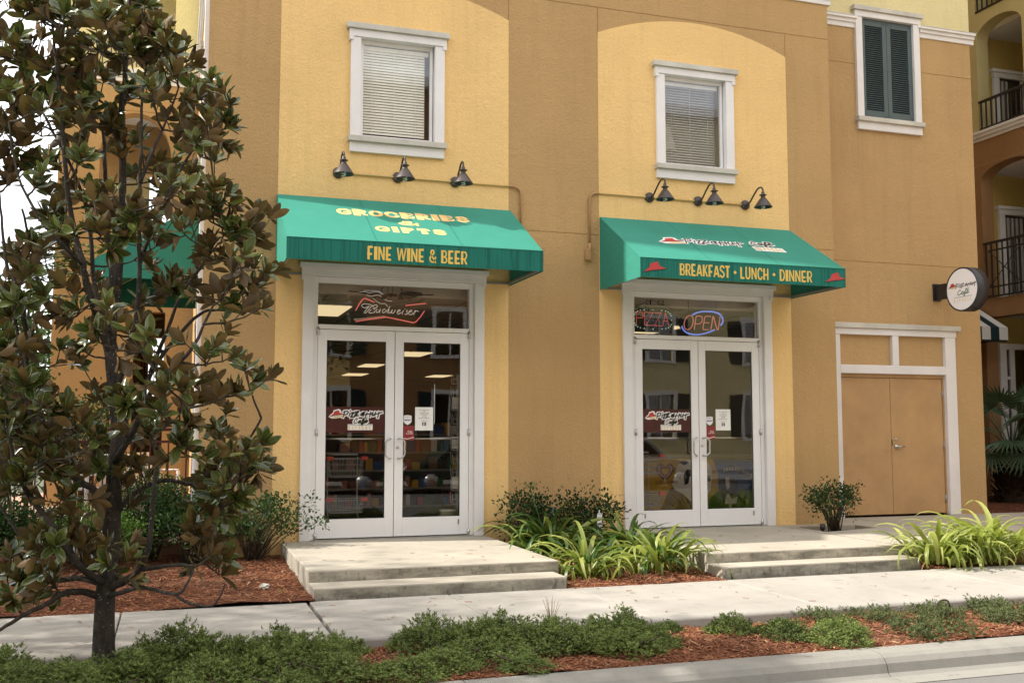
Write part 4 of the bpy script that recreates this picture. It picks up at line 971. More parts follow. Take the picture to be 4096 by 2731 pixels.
# ------------------------------------------------------------------ gooseneck lamps and conduits
def lamp_master():
    t = thing('gooseneck_lamp', '-', 'wall lamp', (0, 0, 0), 'gooseneck lamps above the awnings')
    MB().lathe([(.066, 0), (.066, .022), (.055, .030), (.028, .034), (.022, .06), (.0, .06)], Matrix.Rotation(R(90), 4, 'X'), 20).build('wall_plate', 'bronze', t)
    MB().tube(smooth_pts([(0, -.05, .0), (.0, -.12, .015), (.0, -.21, .09), (.0, -.30, .155), (.0, -.37, .165), (.0, -.415, .135), (.0, -.42, .085)], 5), .0115, 8).build('arm', 'bronze', t)
    MB().lathe([(.012, .10), (.022, .085), (.022, .062), (.05, .052), (.05, .046), (.03, .040), (.03, .012), (.045, 0), (.118, -.108), (.122, -.116), (.112, -.112), (.040, -.002)], Matrix.Translation((0, -.42, 0)), 24).build('lamp_shade', 'bronze', t)
    pts = [(.020 * math.cos(a * .9), -.42 + .020 * math.sin(a * .9), -.06 - a * .0042) for a in range(0, 19)]
    MB().tube(pts, .0085, 6).build('bulb', 'bulb', t)
    sc_ = MB()
    for a in (.6, 3.7): sc_.lathe([(.005, 0), (.003, .003)], Matrix.Translation((.05 * math.cos(a), -.0295, .05 * math.sin(a))) @ Matrix.Rotation(R(90), 4, 'X'), 6, close=True)
    sc_.build('screw', 'steel', t)
    return t
LP = [(-.717, 'left gooseneck lamp of the three above the groceries awning'), (.007, 'middle gooseneck lamp of the three above the groceries awning'), (.732, 'right gooseneck lamp of the three above the groceries awning'),
      (3.392, 'left gooseneck lamp of the three above the cafe awning'), (4.112, 'middle gooseneck lamp of the three above the cafe awning'), (4.836, 'right gooseneck lamp of the three above the cafe awning')]
lm = lamp_master(); lm.location = (LP[0][0], -.006, 4.327); lm['label'] = LP[0][1]
for i, (x, lab) in enumerate(LP[1:]):
    copy_tree(lm, (x, -.006, 4.327), (.0, -.03, .05, .035, .055)[i], label=lab)
t = thing('conduit', 'thin conduit linking the groceries lamps and bending down the tan wall', 'conduit', (0, 0, 4.3))
MB().tube([(-.717, -.022, 4.327), (.4, -.022, 4.327), (1.43, -.022, 4.327)], .0125, 8).build('pipe', 'conduit_y', t)
MB().tube(smooth_pts([(1.4305, -.022, 4.327), (1.50, -.022, 4.325), (1.57, -.022, 4.29), (1.592, -.022, 4.21)], 5) + [Vector((1.592, -.022, 3.60))], .0125, 8).build('pipe', 'conduit_t', t)
t = thing('conduit', 'thin conduit linking the cafe lamps and dropping to a wall box', 'conduit', (4, 0, 4.3))
MB().tube([(4.836, -.022, 4.327), (3.5, -.022, 4.327), (2.67, -.022, 4.327)], .0125, 8).build('pipe', 'conduit_y', t)
MB().tube(smooth_pts([(2.6695, -.022, 4.327), (2.60, -.022, 4.322), (2.55, -.022, 4.285), (2.531, -.022, 4.21)], 5) + [Vector((2.531, -.022, 3.66))], .0125, 8).build('pipe', 'conduit_t', t)
MB().tube([(2.531, -.026, 3.66), (2.531, -.026, 3.64), (2.527, -.026, 3.56), (2.527, -.026, 3.50)], [.016, .026, .028, .022], 8).build('fitting', 'conduit_t', t)
MB().box(2.463, 2.545, -.05, -.0, 3.44, 3.585).build('junction_box', 'conduit_t', t, bevel=.008)

# ------------------------------------------------------------------ round projecting sign
sg = thing('round_sign', 'round white cafe sign in a black drum bracketed from the wall', 'sign', (8.6, .1, 3.335))
cy, cz, rr = .045, 3.335, .328
Mx = Matrix.Translation((8.5, cy, cz)) @ Matrix.Rotation(R(90), 4, 'Y')
MB().lathe([(rr - .024, .004), (rr - .020, 0), (rr, 0), (rr, .20), (rr - .02, .20), (rr - .024, .196)], Mx, 48).build('drum', 'sign_black', sg)
MB().lathe([(0.001, .0035), (rr - .0235, .0035)], Mx, 48, smooth=False).build('face', emit('sign_face', (.8, .77, .74), .06, (.80, .77, .75)), sg)
MB().lathe([(0.001, .197), (rr - .0235, .197)], Mx, 48, smooth=False).build('face', 'white_print', sg)
MB().box(8.56, 8.64, cy + rr - .02, .66, 3.25, 3.48).build('arm', 'black', sg, bevel=.004)
MB().box(8.53, 8.67, .66, .689, 3.235, 3.50).build('wall_plate', 'black', sg, bevel=.004)
ps = Plane((8.5035, cy, cz), (0, -1, 0), (0, 0, 1))
fx = lambda q: -.125 + (q - 350) * (.435 / 635); fy = lambda q: .088 - (q - 175) * .00070 + (0 if True else 0)
m = MB(); script(m, ps, PH, fx, fy, .0098, .0015); m.build('logo_script', 'ink', sg, recalc=False)
pizza_hat(ps, sg, -.273, .038, .16, ('red', 'yellow_print', 'ink'), None, .0015)
fx = lambda q: -.084 + (q - 528) * (.228 / 220); fy = lambda q: -.005 - (q - 284) * .00098
m = MB(); script(m, ps, CAFE, fx, fy, .0105, .0015); m.build('cafe_script', 'green_ink', sg, recalc=False)
m = MB(); ribbon(m, ps, [(-.16, -.112), (.196, -.112)], .005, .0016); m.build('logo_rule', 'ink', sg, recalc=False)
m = MB()
for i, ch in enumerate('EXPRESS'): put_text(m, ps, ch, -.165 + i * .054, -.182, .022, .050, .0, .0016)
m.build('logo_lettering', 'yellow_print', sg, recalc=False)
# ------------------------------------------------------------------ store interior behind the glass
store = thing('store_interior', 'dim shop interior with ceiling light panels behind the door glass', 'shop interior', (2, 9, 0))
MB().quad((-1.97, .26, -.004), (5.99, .26, -.004), (5.99, 22, -.004), (-1.97, 22, -.004)).build('floor', 'floor', store)
MB().quad((-1.97, .26, 2.905), (5.99, .26, 2.905), (5.99, 22, 2.905), (-1.97, 22, 2.905)).quad((-1.97, .255, 2.9), (5.99, .255, 2.9), (5.99, .255, 3.4), (-1.97, .255, 3.4)).build('ceiling', 'ceil', store, recalc=False)
tg = MB()
for i in range(1, 14): tg.box(-1.97 + i * .6, -1.95 + i * .6, .3, 12, 2.898, 2.9045)
for j in range(1, 20): tg.box(-1.96, 5.98, .26 + j * .6, .28 + j * .6, 2.8985, 2.9043)
tg.build('ceiling_grid', 'shelf', store)
w = MB(); w.quad((-1.975, .26, 0), (-1.975, 22, 0), (-1.975, 22, 2.9), (-1.975, .26, 2.9)); w.quad((5.995, .26, 0), (5.995, 22, 0), (5.995, 22, 2.9), (5.995, .26, 2.9)); w.quad((-1.97, 21.99, 2.8), (5.99, 21.99, 2.8), (5.99, 21.99, 3.1), (-1.97, 21.99, 3.1)); w.quad((-1.97, .26, 2.8), (-1.97, 22, 2.8), (-1.97, 22, 3.1), (-1.97, .26, 3.1)); w.quad((5.99, .26, 2.8), (5.99, 22, 2.8), (5.99, 22, 3.1), (5.99, .26, 3.1)); w.quad((-1.97, 22, 0), (5.99, 22, 0), (5.99, 22, 2.9), (-1.97, 22, 2.9)); w.quad((-1.97, 22, 2.906), (5.99, 22, 2.906), (5.99, .25, 2.906), (-1.97, .25, 2.906))
w.build('wall', 'storewall', store, recalc=False)
for (xa, xb, y) in ((-1.55, -.30, 1.4), (2.10, 2.72, 9.1), (2.05, 2.55, 13.4), (2.35, 2.95, 17.9), (4.98, 5.55, 18.0), (.2, .8, 5.2), (4.2, 4.8, 5.2), (4.4, 5.0, 9.1), (3.0, 3.6, 2.4), (4.6, 5.2, 2.4), (-.6, 0, 9.1)):  # several of these panels are unseen, added to raise the interior light
    MB().box(xa, xb, y, y + 1.2, 2.886, 2.897).build('ceiling_and_fill_light', 'panel_light', store)
GOODS = ['fz_yellow', 'red', 'fz_blue', 'fz_green', 'shade', 'fz_brown', 'maroon', 'fz_pink']
def gondola(label, x0, x1, y):
    t = thing('shelf_unit', label, 'shelf', ((x0 + x1) / 2, y, 0), 'shelves inside the shop')
    MB().box(x0, x1, y + .22, y + .26, 0, 1.35).build('back_panel', 'storewall', t)
    for z in (.16, .42, .68, .94, 1.20): MB().box(x0, x1, y - .15, y + .219, z - .025, z).build('shelf', 'shelf', t)
    per = {g: MB() for g in GOODS}
    for z in (.16, .42, .68, .94, 1.20):
        x = x0 + .03
        while x < x1 - .12:
            wd = rng.uniform(.06, .16); h = rng.uniform(.10, .19); g = GOODS[rng.integers(len(GOODS))]
            if rng.random() < .82: per[g].box(x, x + wd - .012, y - .13 + rng.uniform(0, .04), y + .1, z + .001, z + h)
            x += wd
    for g, m in per.items():
        if m.v: o = m.build('packaged_goods', g, t); o['kind'] = 'stuff'
gondola('shelf of packaged goods behind the groceries door', -1.5, 1.6, 2.9)
gondola('shelf of packaged goods deep in the shop behind the cafe door', 2.4, 5.2, 4.2)
gondola('second shelf of packaged goods in the far aisle of the shop', -1.5, 1.6, 5.6)
def cart(label, x, y, s=1.):
    t = thing('shopping_cart', label, 'shopping cart', (x, y, 0), 'two-basket shopping carts inside the doors')
    W, D = .215, .36
    for nm, z0, z1 in (('basket', .68, .90), ('basket', .24, .39)):
        m = MB(); b0, b1 = .9, 1.0
        for k in range(4):
            z = z0 + (z1 - z0) * k / 3; f_ = b0 + (b1 - b0) * k / 3; rr_ = .006 if k in (0, 3) else .003
            c = [(x - W * f_, y - .02, z), (x + W * f_, y - .02, z), (x + W * f_, y + D, z), (x - W * f_, y + D, z)]
            for i in range(4): m.tube([c[i], c[(i + 1) % 4]], rr_, 4, smooth=False)
        for i in range(11):
            u = -1 + 2 * i / 10
            for yy in (y - .02, y + D): m.tube([(x + u * W * b0, yy, z0), (x + u * W * b1, yy, z1)], .0028, 3, False)
            m.tube([(x + u * W * b0, y - .02, z0), (x + u * W * b0, y + D, z0)], .0028, 3, False)
        for i in range(7):
            v = y - .02 + (D + .02) * i / 6
            for sg_ in (-1, 1): m.tube([(x + sg_ * W * b0, v, z0), (x + sg_ * W * b1, v, z1)], .0028, 3, False)
        b = m.build(nm, 'wire', t)
        for sg_ in (-1, 1): MB().box(x + sg_ * W - .045, x + sg_ * W + .045, y - .045, y - .005, z1 - .012, z1 + .036).build('corner_grip', 'cart_red', b, bevel=.006)
    fr = MB()
    for sg_ in (-1, 1):
        fr.tube(smooth_pts([(x + sg_ * .19, y + .34, .92), (x + sg_ * .19, y + .36, .6), (x + sg_ * .19, y + .30, .2), (x + sg_ * .19, y + .02, .12)], 5), .011, 6); fr.tube([(x + sg_ * .19, y + .02, .12), (x + sg_ * .19, y + .45, .12)], .011, 6)
    fr.tube([(x - .19, y + .34, .95), (x + .19, y + .34, .95)], .014, 6); fr.build('frame', 'wire', t)
    for sg_ in (-1, 1):
        for yy in (y + .05, y + .42): MB().lathe([(.045, -.012), (.045, .012)], Matrix.Translation((x + sg_ * .19, yy, .05)) @ Matrix.Rotation(R(90), 4, 'Y'), 12, close=True).build('caster', 'tyre', t)
cart('two-basket shopping cart with red grips behind the groceries door', -.44, .75)
cart('two-basket shopping cart with red grips behind the cafe door', 3.62, .62)
# chest freezer with printed panels behind the second door
fz = thing('ice_cream_freezer', 'ice cream chest freezer with yellow and blue printed panels behind the cafe door', 'freezer', (4.6, 1.3, 0))
fy0 = 1.10
MB().box(3.75, 5.75, fy0, 1.85, .12, .86).build('cabinet', 'fz_yellow', fz, bevel=.02)
MB().box(3.74, 5.76, fy0 - .012, 1.86, .861, .90).build('lid_frame', 'shelf', fz, bevel=.006)
MB().box(3.76, 5.74, fy0 + .02, 1.84, 0, .119).build('base', 'dark', fz)
pf = Plane((0, fy0 - .004, 0), (1, 0, 0), (0, 0, 1))
m = MB(); fpoly(m, pf, [(4.98, .14), (5.74, .14), (5.74, .845), (4.90, .845), (4.98, .66), (4.99, .45)], .001); m.build('blue_panel', 'fz_blue', fz, recalc=False)
m = MB(); fpoly(m, pf, [(4.82, .13), (5.74, .13), (5.74, .36), (5.5, .40), (5.2, .34), (4.95, .37), (4.82, .26)], .002); m.build('grass_print', 'fz_green', fz, recalc=False)
m = MB(); fpoly(m, pf, [(4.05, .13), (4.66, .13), (4.50, .34), (4.28, .48), (4.20, .42)], .001); m.build('cone_print', 'fz_brown', fz, recalc=False)
m = MB(); fpoly(m, pf, [(4.24, .50), (4.32, .74), (4.42, .84), (4.80, .84), (4.88, .70), (4.86, .40), (4.70, .22), (4.52, .26), (4.40, .36), (4.28, .42)], .002); m.build('cream_print', 'shade', fz, recalc=False)
m = MB()
for pts in ([(4.42, .62), (4.48, .70), (4.58, .70), (4.62, .64), (4.52, .60), (4.50, .50), (4.44, .48)], [(4.60, .46), (4.66, .58), (4.74, .56), (4.74, .36), (4.66, .34)], [(4.36, .80), (4.44, .835), (4.52, .80), (4.44, .76)], [(4.80, .60), (4.86, .62), (4.86, .54), (4.81, .52)]): fpoly(m, pf, pts, .003)
m.build('chocolate_print', 'ink', fz, recalc=False)
def heart(s, cx_, cz_): return [(cx_ + s * a, cz_ + s * b) for a, b in ((0, -.95), (-.55, -.55), (-.95, -.05), (-1, .35), (-.75, .70), (-.35, .70), (0, .40), (.35, .70), (.75, .70), (1, .35), (.95, -.05), (.55, -.55))]
for sz, mt, wv in ((.145, 'fz_brown', .001), (.115, 'fz_pink', .002), (.085, 'fz_brown', .003), (.06, 'fz_yellow', .004)):
    m = MB(); fpoly(m, pf, heart(sz, 4.135, .68), wv); m.build('heart_print', mt, fz, recalc=False)
m = MB(); put_text(m, pf, 'GOOD HUMOR', 3.98, .505, .36, .042, .01, .004); m.build('lettering', 'fz_brown', fz, recalc=False)
m = MB(); fpoly(m, pf, [(5.05, .70), (5.20, .76), (5.42, .70), (5.58, .60), (5.56, .53), (5.36, .63), (5.20, .67), (5.06, .63)], .002); m.build('banner_print', 'ink', fz, recalc=False)
m = MB()
for i, ch in enumerate("BEN&JERRY'S"):
    a = i / 10; u = 5.07 + a * .44; v = .655 + .045 * math.sin(a * 2.6) - .10 * a * a; put_text(m, pf, ch, u, v, .034 if ch != "'" else .01, .052, .02, .004)
m.build('lettering', 'white_print', fz, recalc=False)
m = MB(); fpoly(m, pf, [(4.99, .52), (5.05, .57), (5.10, .60), (5.22, .60), (5.28, .57), (5.30, .48), (5.34, .30), (5.30, .18), (5.06, .18), (5.02, .34), (5.04, .45), (4.97, .48)], .003); m.build('cow_print', 'ink', fz, recalc=False)
m = MB(); fpoly(m, pf, [(5.10, .58), (5.16, .585), (5.17, .44), (5.13, .40), (5.10, .46)], .004); fpoly(m, pf, [(5.08, .20), (5.27, .20), (5.30, .30), (5.20, .27), (5.14, .36), (5.10, .30)], .004); m.build('cow_patch_print', 'shade', fz, recalc=False)
# card rack and bucket just inside the first door
t = thing('card_rack', 'tall wire card rack just inside the right groceries door leaf', 'rack', (.87, .4, 0))
m = MB(); m.tube([(.90, .42, 0), (.90, .42, 1.95)], .012, 6); m.lathe([(.17, 0), (.17, .02)], Matrix.Translation((.90, .42, 0)), 16, close=True); m.build('post', 'wire', t)
for k in range(10):
    z = .35 + k * .165; m = MB()
    for dx in (-.10, -.03, .04): m.tube([(.90 + dx, .30, z + .12), (.90 + dx, .27, z), (.90 + dx, .36, z), (.90 + dx, .40, z + .14)], .004, 4)
    for zz in (0, .06): m.tube([(.79, .275, z + zz), (.95, .275, z + zz)], .004, 4)
    m.build('card_pocket', 'wire', t)
for k in (1, 4, 7): MB().box(.80, .93, .335, .340, .37 + k * .165, .52 + k * .165).build('card', 'shade', t)
t = thing('bucket', 'small white bucket on the floor inside the groceries door', 'bucket', (.80, .45, 0))
MB().lathe([(.085, .0), (.10, .26), (.107, .262), (.107, .275), (.097, .275), (.083, .01)], Matrix.Translation((.76, .36, 0)), 20).build('pail', 'plastic', t)

# ------------------------------------------------------------------ lit signs hanging behind the transoms
nb = thing('beer_neon_sign', 'neon beer sign with winged bow tie behind the groceries transom', 'neon sign', (-.06, .15, 2.75))
zx = lambda q: -.646 + q * (1.173 / 2352); zy = lambda q: 3.088 - q * (.568 / 1176) - .00 
YN = .15
def npts(st, yo=YN): return [(zx(a), yo, zy(b) - (zx(a) + .646) * -.0) for a, b in st]
for st in ([(375, 810), (450, 660), (540, 520), (600, 495), (680, 520), (830, 580)], [(1600, 635), (1850, 595), (2120, 560)], [(380, 1085), (700, 1020), (1130, 945), (1500, 1010), (1800, 1065), (1870, 1040), (2000, 880), (2080, 750)]):
    MB().tube(npts(st), .0068, 6).build('red_tube', 'neon_red', nb)
BUD = [[(825, 690), (720, 640), (600, 626), (535, 655), (530, 695), (590, 728), (670, 705), (705, 680)], [(705, 680), (640, 770), (588, 835), (600, 857), (640, 840), (760, 690)], [(760, 690), (830, 655), (892, 645), (905, 685), (860, 722), (800, 738), (850, 765), (832, 832), (745, 855), (700, 838), (760, 765)],
       [(905, 745), (882, 805), (895, 836), (935, 820), (990, 740)], [(990, 740), (962, 820), (980, 836)], [(1112, 742), (1062, 752), (1035, 800), (1052, 836), (1100, 812), (1140, 760)], [(1222, 660), (1180, 745), (1150, 818), (1168, 836)],
       [(1202, 745), (1185, 812), (1205, 836), (1240, 820), (1282, 745)], [(1282, 745), (1258, 825), (1290, 840), (1330, 805), (1352, 750)], [(1408, 805), (1468, 772), (1462, 742), (1422, 765), (1400, 825), (1435, 852), (1500, 812)], [(1562, 752), (1520, 835), (1545, 852)], [(1592, 722), (1604, 706)],
       [(1652, 742), (1638, 785), (1662, 828), (1630, 858), (1590, 852)], [(1690, 805), (1768, 768), (1752, 742), (1705, 775), (1685, 835), (1735, 862), (1800, 815)], [(1852, 742), (1832, 800), (1808, 862)], [(1822, 815), (1882, 750), (1915, 765), (1945, 775)]]
for st in BUD: MB().tube([tuple(v) for v in smooth_pts(npts(st, YN + .012), 4)], .0046, 5).build('script_tube', 'neon_white', nb)
for s in (0, 1):
    mir = (lambda q: q) if s == 0 else (lambda q: 2540 - q)
    P = lambda pts, yo: [(zx(mir(a)), yo, zy(b)) for a, b in pts]
    m = MB(); m.prism(P([(430, 345), (560, 275), (720, 262), (880, 262), (1020, 295), (1100, 360), (1110, 470), (1010, 480), (960, 440), (900, 420), (860, 470), (700, 420), (620, 375)], YN + .02), (0, .012, 0)); m.build('wing', 'black', nb)
    m = MB()
    for st in ([(470, 335), (600, 320), (700, 345), (820, 320), (950, 325), (1020, 380)], [(640, 400), (760, 430), (860, 400), (960, 400), (1000, 440)], [(560, 290), (760, 285), (930, 290), (1060, 370)], [(800, 480), (900, 560), (1000, 610), (1090, 600), (1160, 680)], [(1080, 500), (1180, 530), (1270, 535)]): m.tube([tuple(v) for v in smooth_pts(P(st, YN + .008), 4)], .0034, 4)
    m.build('feather_line', 'neon_white' if s == 0 else 'frame_grey', nb)
    MB().tube(P([(205, 320), (440, 330)], YN + .03), .006, 5).tube(P([(1020, 285), (1025, 215), (1060, 180)], YN + .03), .005, 5).build('bracket', 'black', nb)
m = MB()
for q in (1175, 1285): m.tube([(zx(q), YN + .03, zy(330)), (zx(q), YN + .03, 3.0), (zx(q), YN + .15, 3.35)], .003, 4)
m.prism([(zx(a), YN + .022, zy(b)) for a, b in ((1110, 350), (1230, 335), (1400, 345), (1400, 420), (1330, 400), (1250, 430), (1170, 400), (1110, 470))], (0, .01, 0)); m.build('hanger', 'black', nb)
m = MB(); m.prism([(zx(a), YN + .02, zy(b)) for a, b in ((330, 1010), (700, 960), (1100, 905), (1130, 935), (700, 1005), (360, 1060))], (0, .006, 0)); m.build('transformer_plate', 'plastic', nb)

no = thing('open_neon_sign', 'neon open sign in a blue oval ring behind the cafe transom', 'neon sign', (4.1, .15, 2.75))
zx = lambda q: 3.323 + q * (1.276 / 2352); zy = lambda q: 3.112 + (q - q) - q * (.668 / 1384)
def op(st, yo=YN): return [(zx(a), yo, zy(b) + (zx(a) - 3.323) * .036) for a, b in st]
for st in ([(1345, 710), (1270, 740), (1205, 850), (1185, 970), (1210, 1070), (1285, 1100), (1370, 1050), (1425, 940), (1440, 820), (1410, 730), (1345, 710)], [(1465, 1105), (1490, 920), (1520, 750), (1545, 720), (1620, 720), (1680, 745), (1695, 810), (1670, 890), (1610, 940), (1490, 940)],
           [(1935, 732), (1800, 730), (1765, 760), (1740, 880), (1712, 1060), (1730, 1100), (1870, 1108)], [(1735, 910), (1880, 912)], [(1925, 1110), (1960, 940), (1985, 760), (2000, 735), (2015, 760), (2060, 940), (2100, 1090), (2120, 1112), (2140, 1080), (2170, 900), (2195, 740)]):
    MB().tube([tuple(v) for v in smooth_pts(op(st), 3)], .0068, 6).build('letter_tube', 'neon_open', no)
for st in ([(1430, 690), (1560, 625), (1700, 595), (1880, 592), (2060, 610), (2190, 665), (2260, 750), (2285, 850), (2260, 930), (2215, 985)], [(1130, 1000), (1160, 1080), (1230, 1160), (1340, 1215), (1480, 1240), (1640, 1235), (1820, 1195), (1950, 1150), (2045, 1105)]):
    MB().tube([tuple(v) for v in smooth_pts(op(st, YN + .01), 4)], .0105, 6).build('ring_tube', 'neon_blue', no)
MB().prism([(3.323 + (1700 + 640 * math.cos(a)) * 1.276 / 2352, YN + .03, 3.112 - (910 + 370 * math.sin(a)) * .668 / 1384 + .03) for a in [i * math.pi / 16 for i in range(32)]], (0, .015, 0)).build('backing_panel', 'dark', no)
m = MB()
for a, b in ((1335, 290), (2120, 310)): m.tube([(zx(a), YN + .03, zy(600) + .02), (zx(a), YN + .03, 2.99), (zx(a), YN + .12, 3.3)], .003, 4)
m.build('hanging_wire', 'dark', no)

lp = thing('led_pizza_sign', 'black led board spelling pizza in red dots with green border dots', 'led sign', (3.42, .13, 2.75))
bx0, bx1, bz0, bz1 = 3.195, 3.815, 2.555, 2.865
MB().box(bx0, bx1, .15, .175, bz0, bz1).build('board', 'dark', lp, bevel=.004)
MB().box(bx0 - .01, bx1 + .01, .145, .18, bz1 + .001, bz1 + .022).build('top_rail', 'black', lp)
m = MB(); m.tube([(bx0 + .02, .16, bz1 + .02), (3.50, .16, 2.985), (bx1 - .02, .16, bz1 + .02)], .003, 4); m.build('hanging_wire', 'dark', lp)
def led_line(m, a, b, n):
    for i in range(n + 1):
        t_ = i / n; x = a[0] + (b[0] - a[0]) * t_; z = a[1] + (b[1] - a[1]) * t_
        m.box(x - .0032, x + .0032, .1455, .1495, z - .0032, z + .0032)
m = MB(); zt, zl = 2.815, 2.645; X0 = 3.262
for a, b, n in (((X0, zl), (X0, zt), 12), ((X0, zt), (X0 + .085, zt), 6), ((X0 + .095, zt - .01), (X0 + .095, zt - .06), 4), ((X0 + .085, zt - .075), (X0 + .01, zt - .075), 6),
                ((X0 + .118, zl), (X0 + .118, zt), 12), ((X0 + .14, zt), (X0 + .24, zt), 7), ((X0 + .235, zt - .012), (X0 + .15, zl + .012), 9), ((X0 + .145, zl), (X0 + .245, zl), 7),
                ((X0 + .26, zt), (X0 + .36, zt), 7), ((X0 + .355, zt - .012), (X0 + .27, zl + .012), 9), ((X0 + .265, zl), (X0 + .365, zl), 7), ((X0 + .385, zl), (X0 + .425, zt), 11), ((X0 + .43, zt - .012), (X0 + .475, zl), 11), ((X0 + .402, zl + .065), (X0 + .452, zl + .065), 4)): led_line(m, a, b, n)
o = m.build('red_leds', 'led_red', lp)
m = MB()
for i in range(24):
    a = i * math.pi / 12; c, s_ = math.cos(a), math.sin(a); x = (bx0 + bx1) / 2 + .272 * math.copysign(abs(c) ** .55, c); z = 2.725 + .126 * math.copysign(abs(s_) ** .55, s_)
    m.box(x - .006, x + .006, .1455, .1495, z - .0045, z + .0045)
m.build('green_leds', 'led_green', lp)
pc = Plane((0, .036, 0), (1, 0, 0), (0, 0, 1)); m = MB()
for i, ch in enumerate('C1 C2'):
    if ch != ' ': put_text(m, pc, ch, 3.345 + i * .057, 2.905, .040 if ch in 'C2' else .024, .066, .02, .0)
o = m.build('transom_lettering', 'ink', shop, recalc=False)
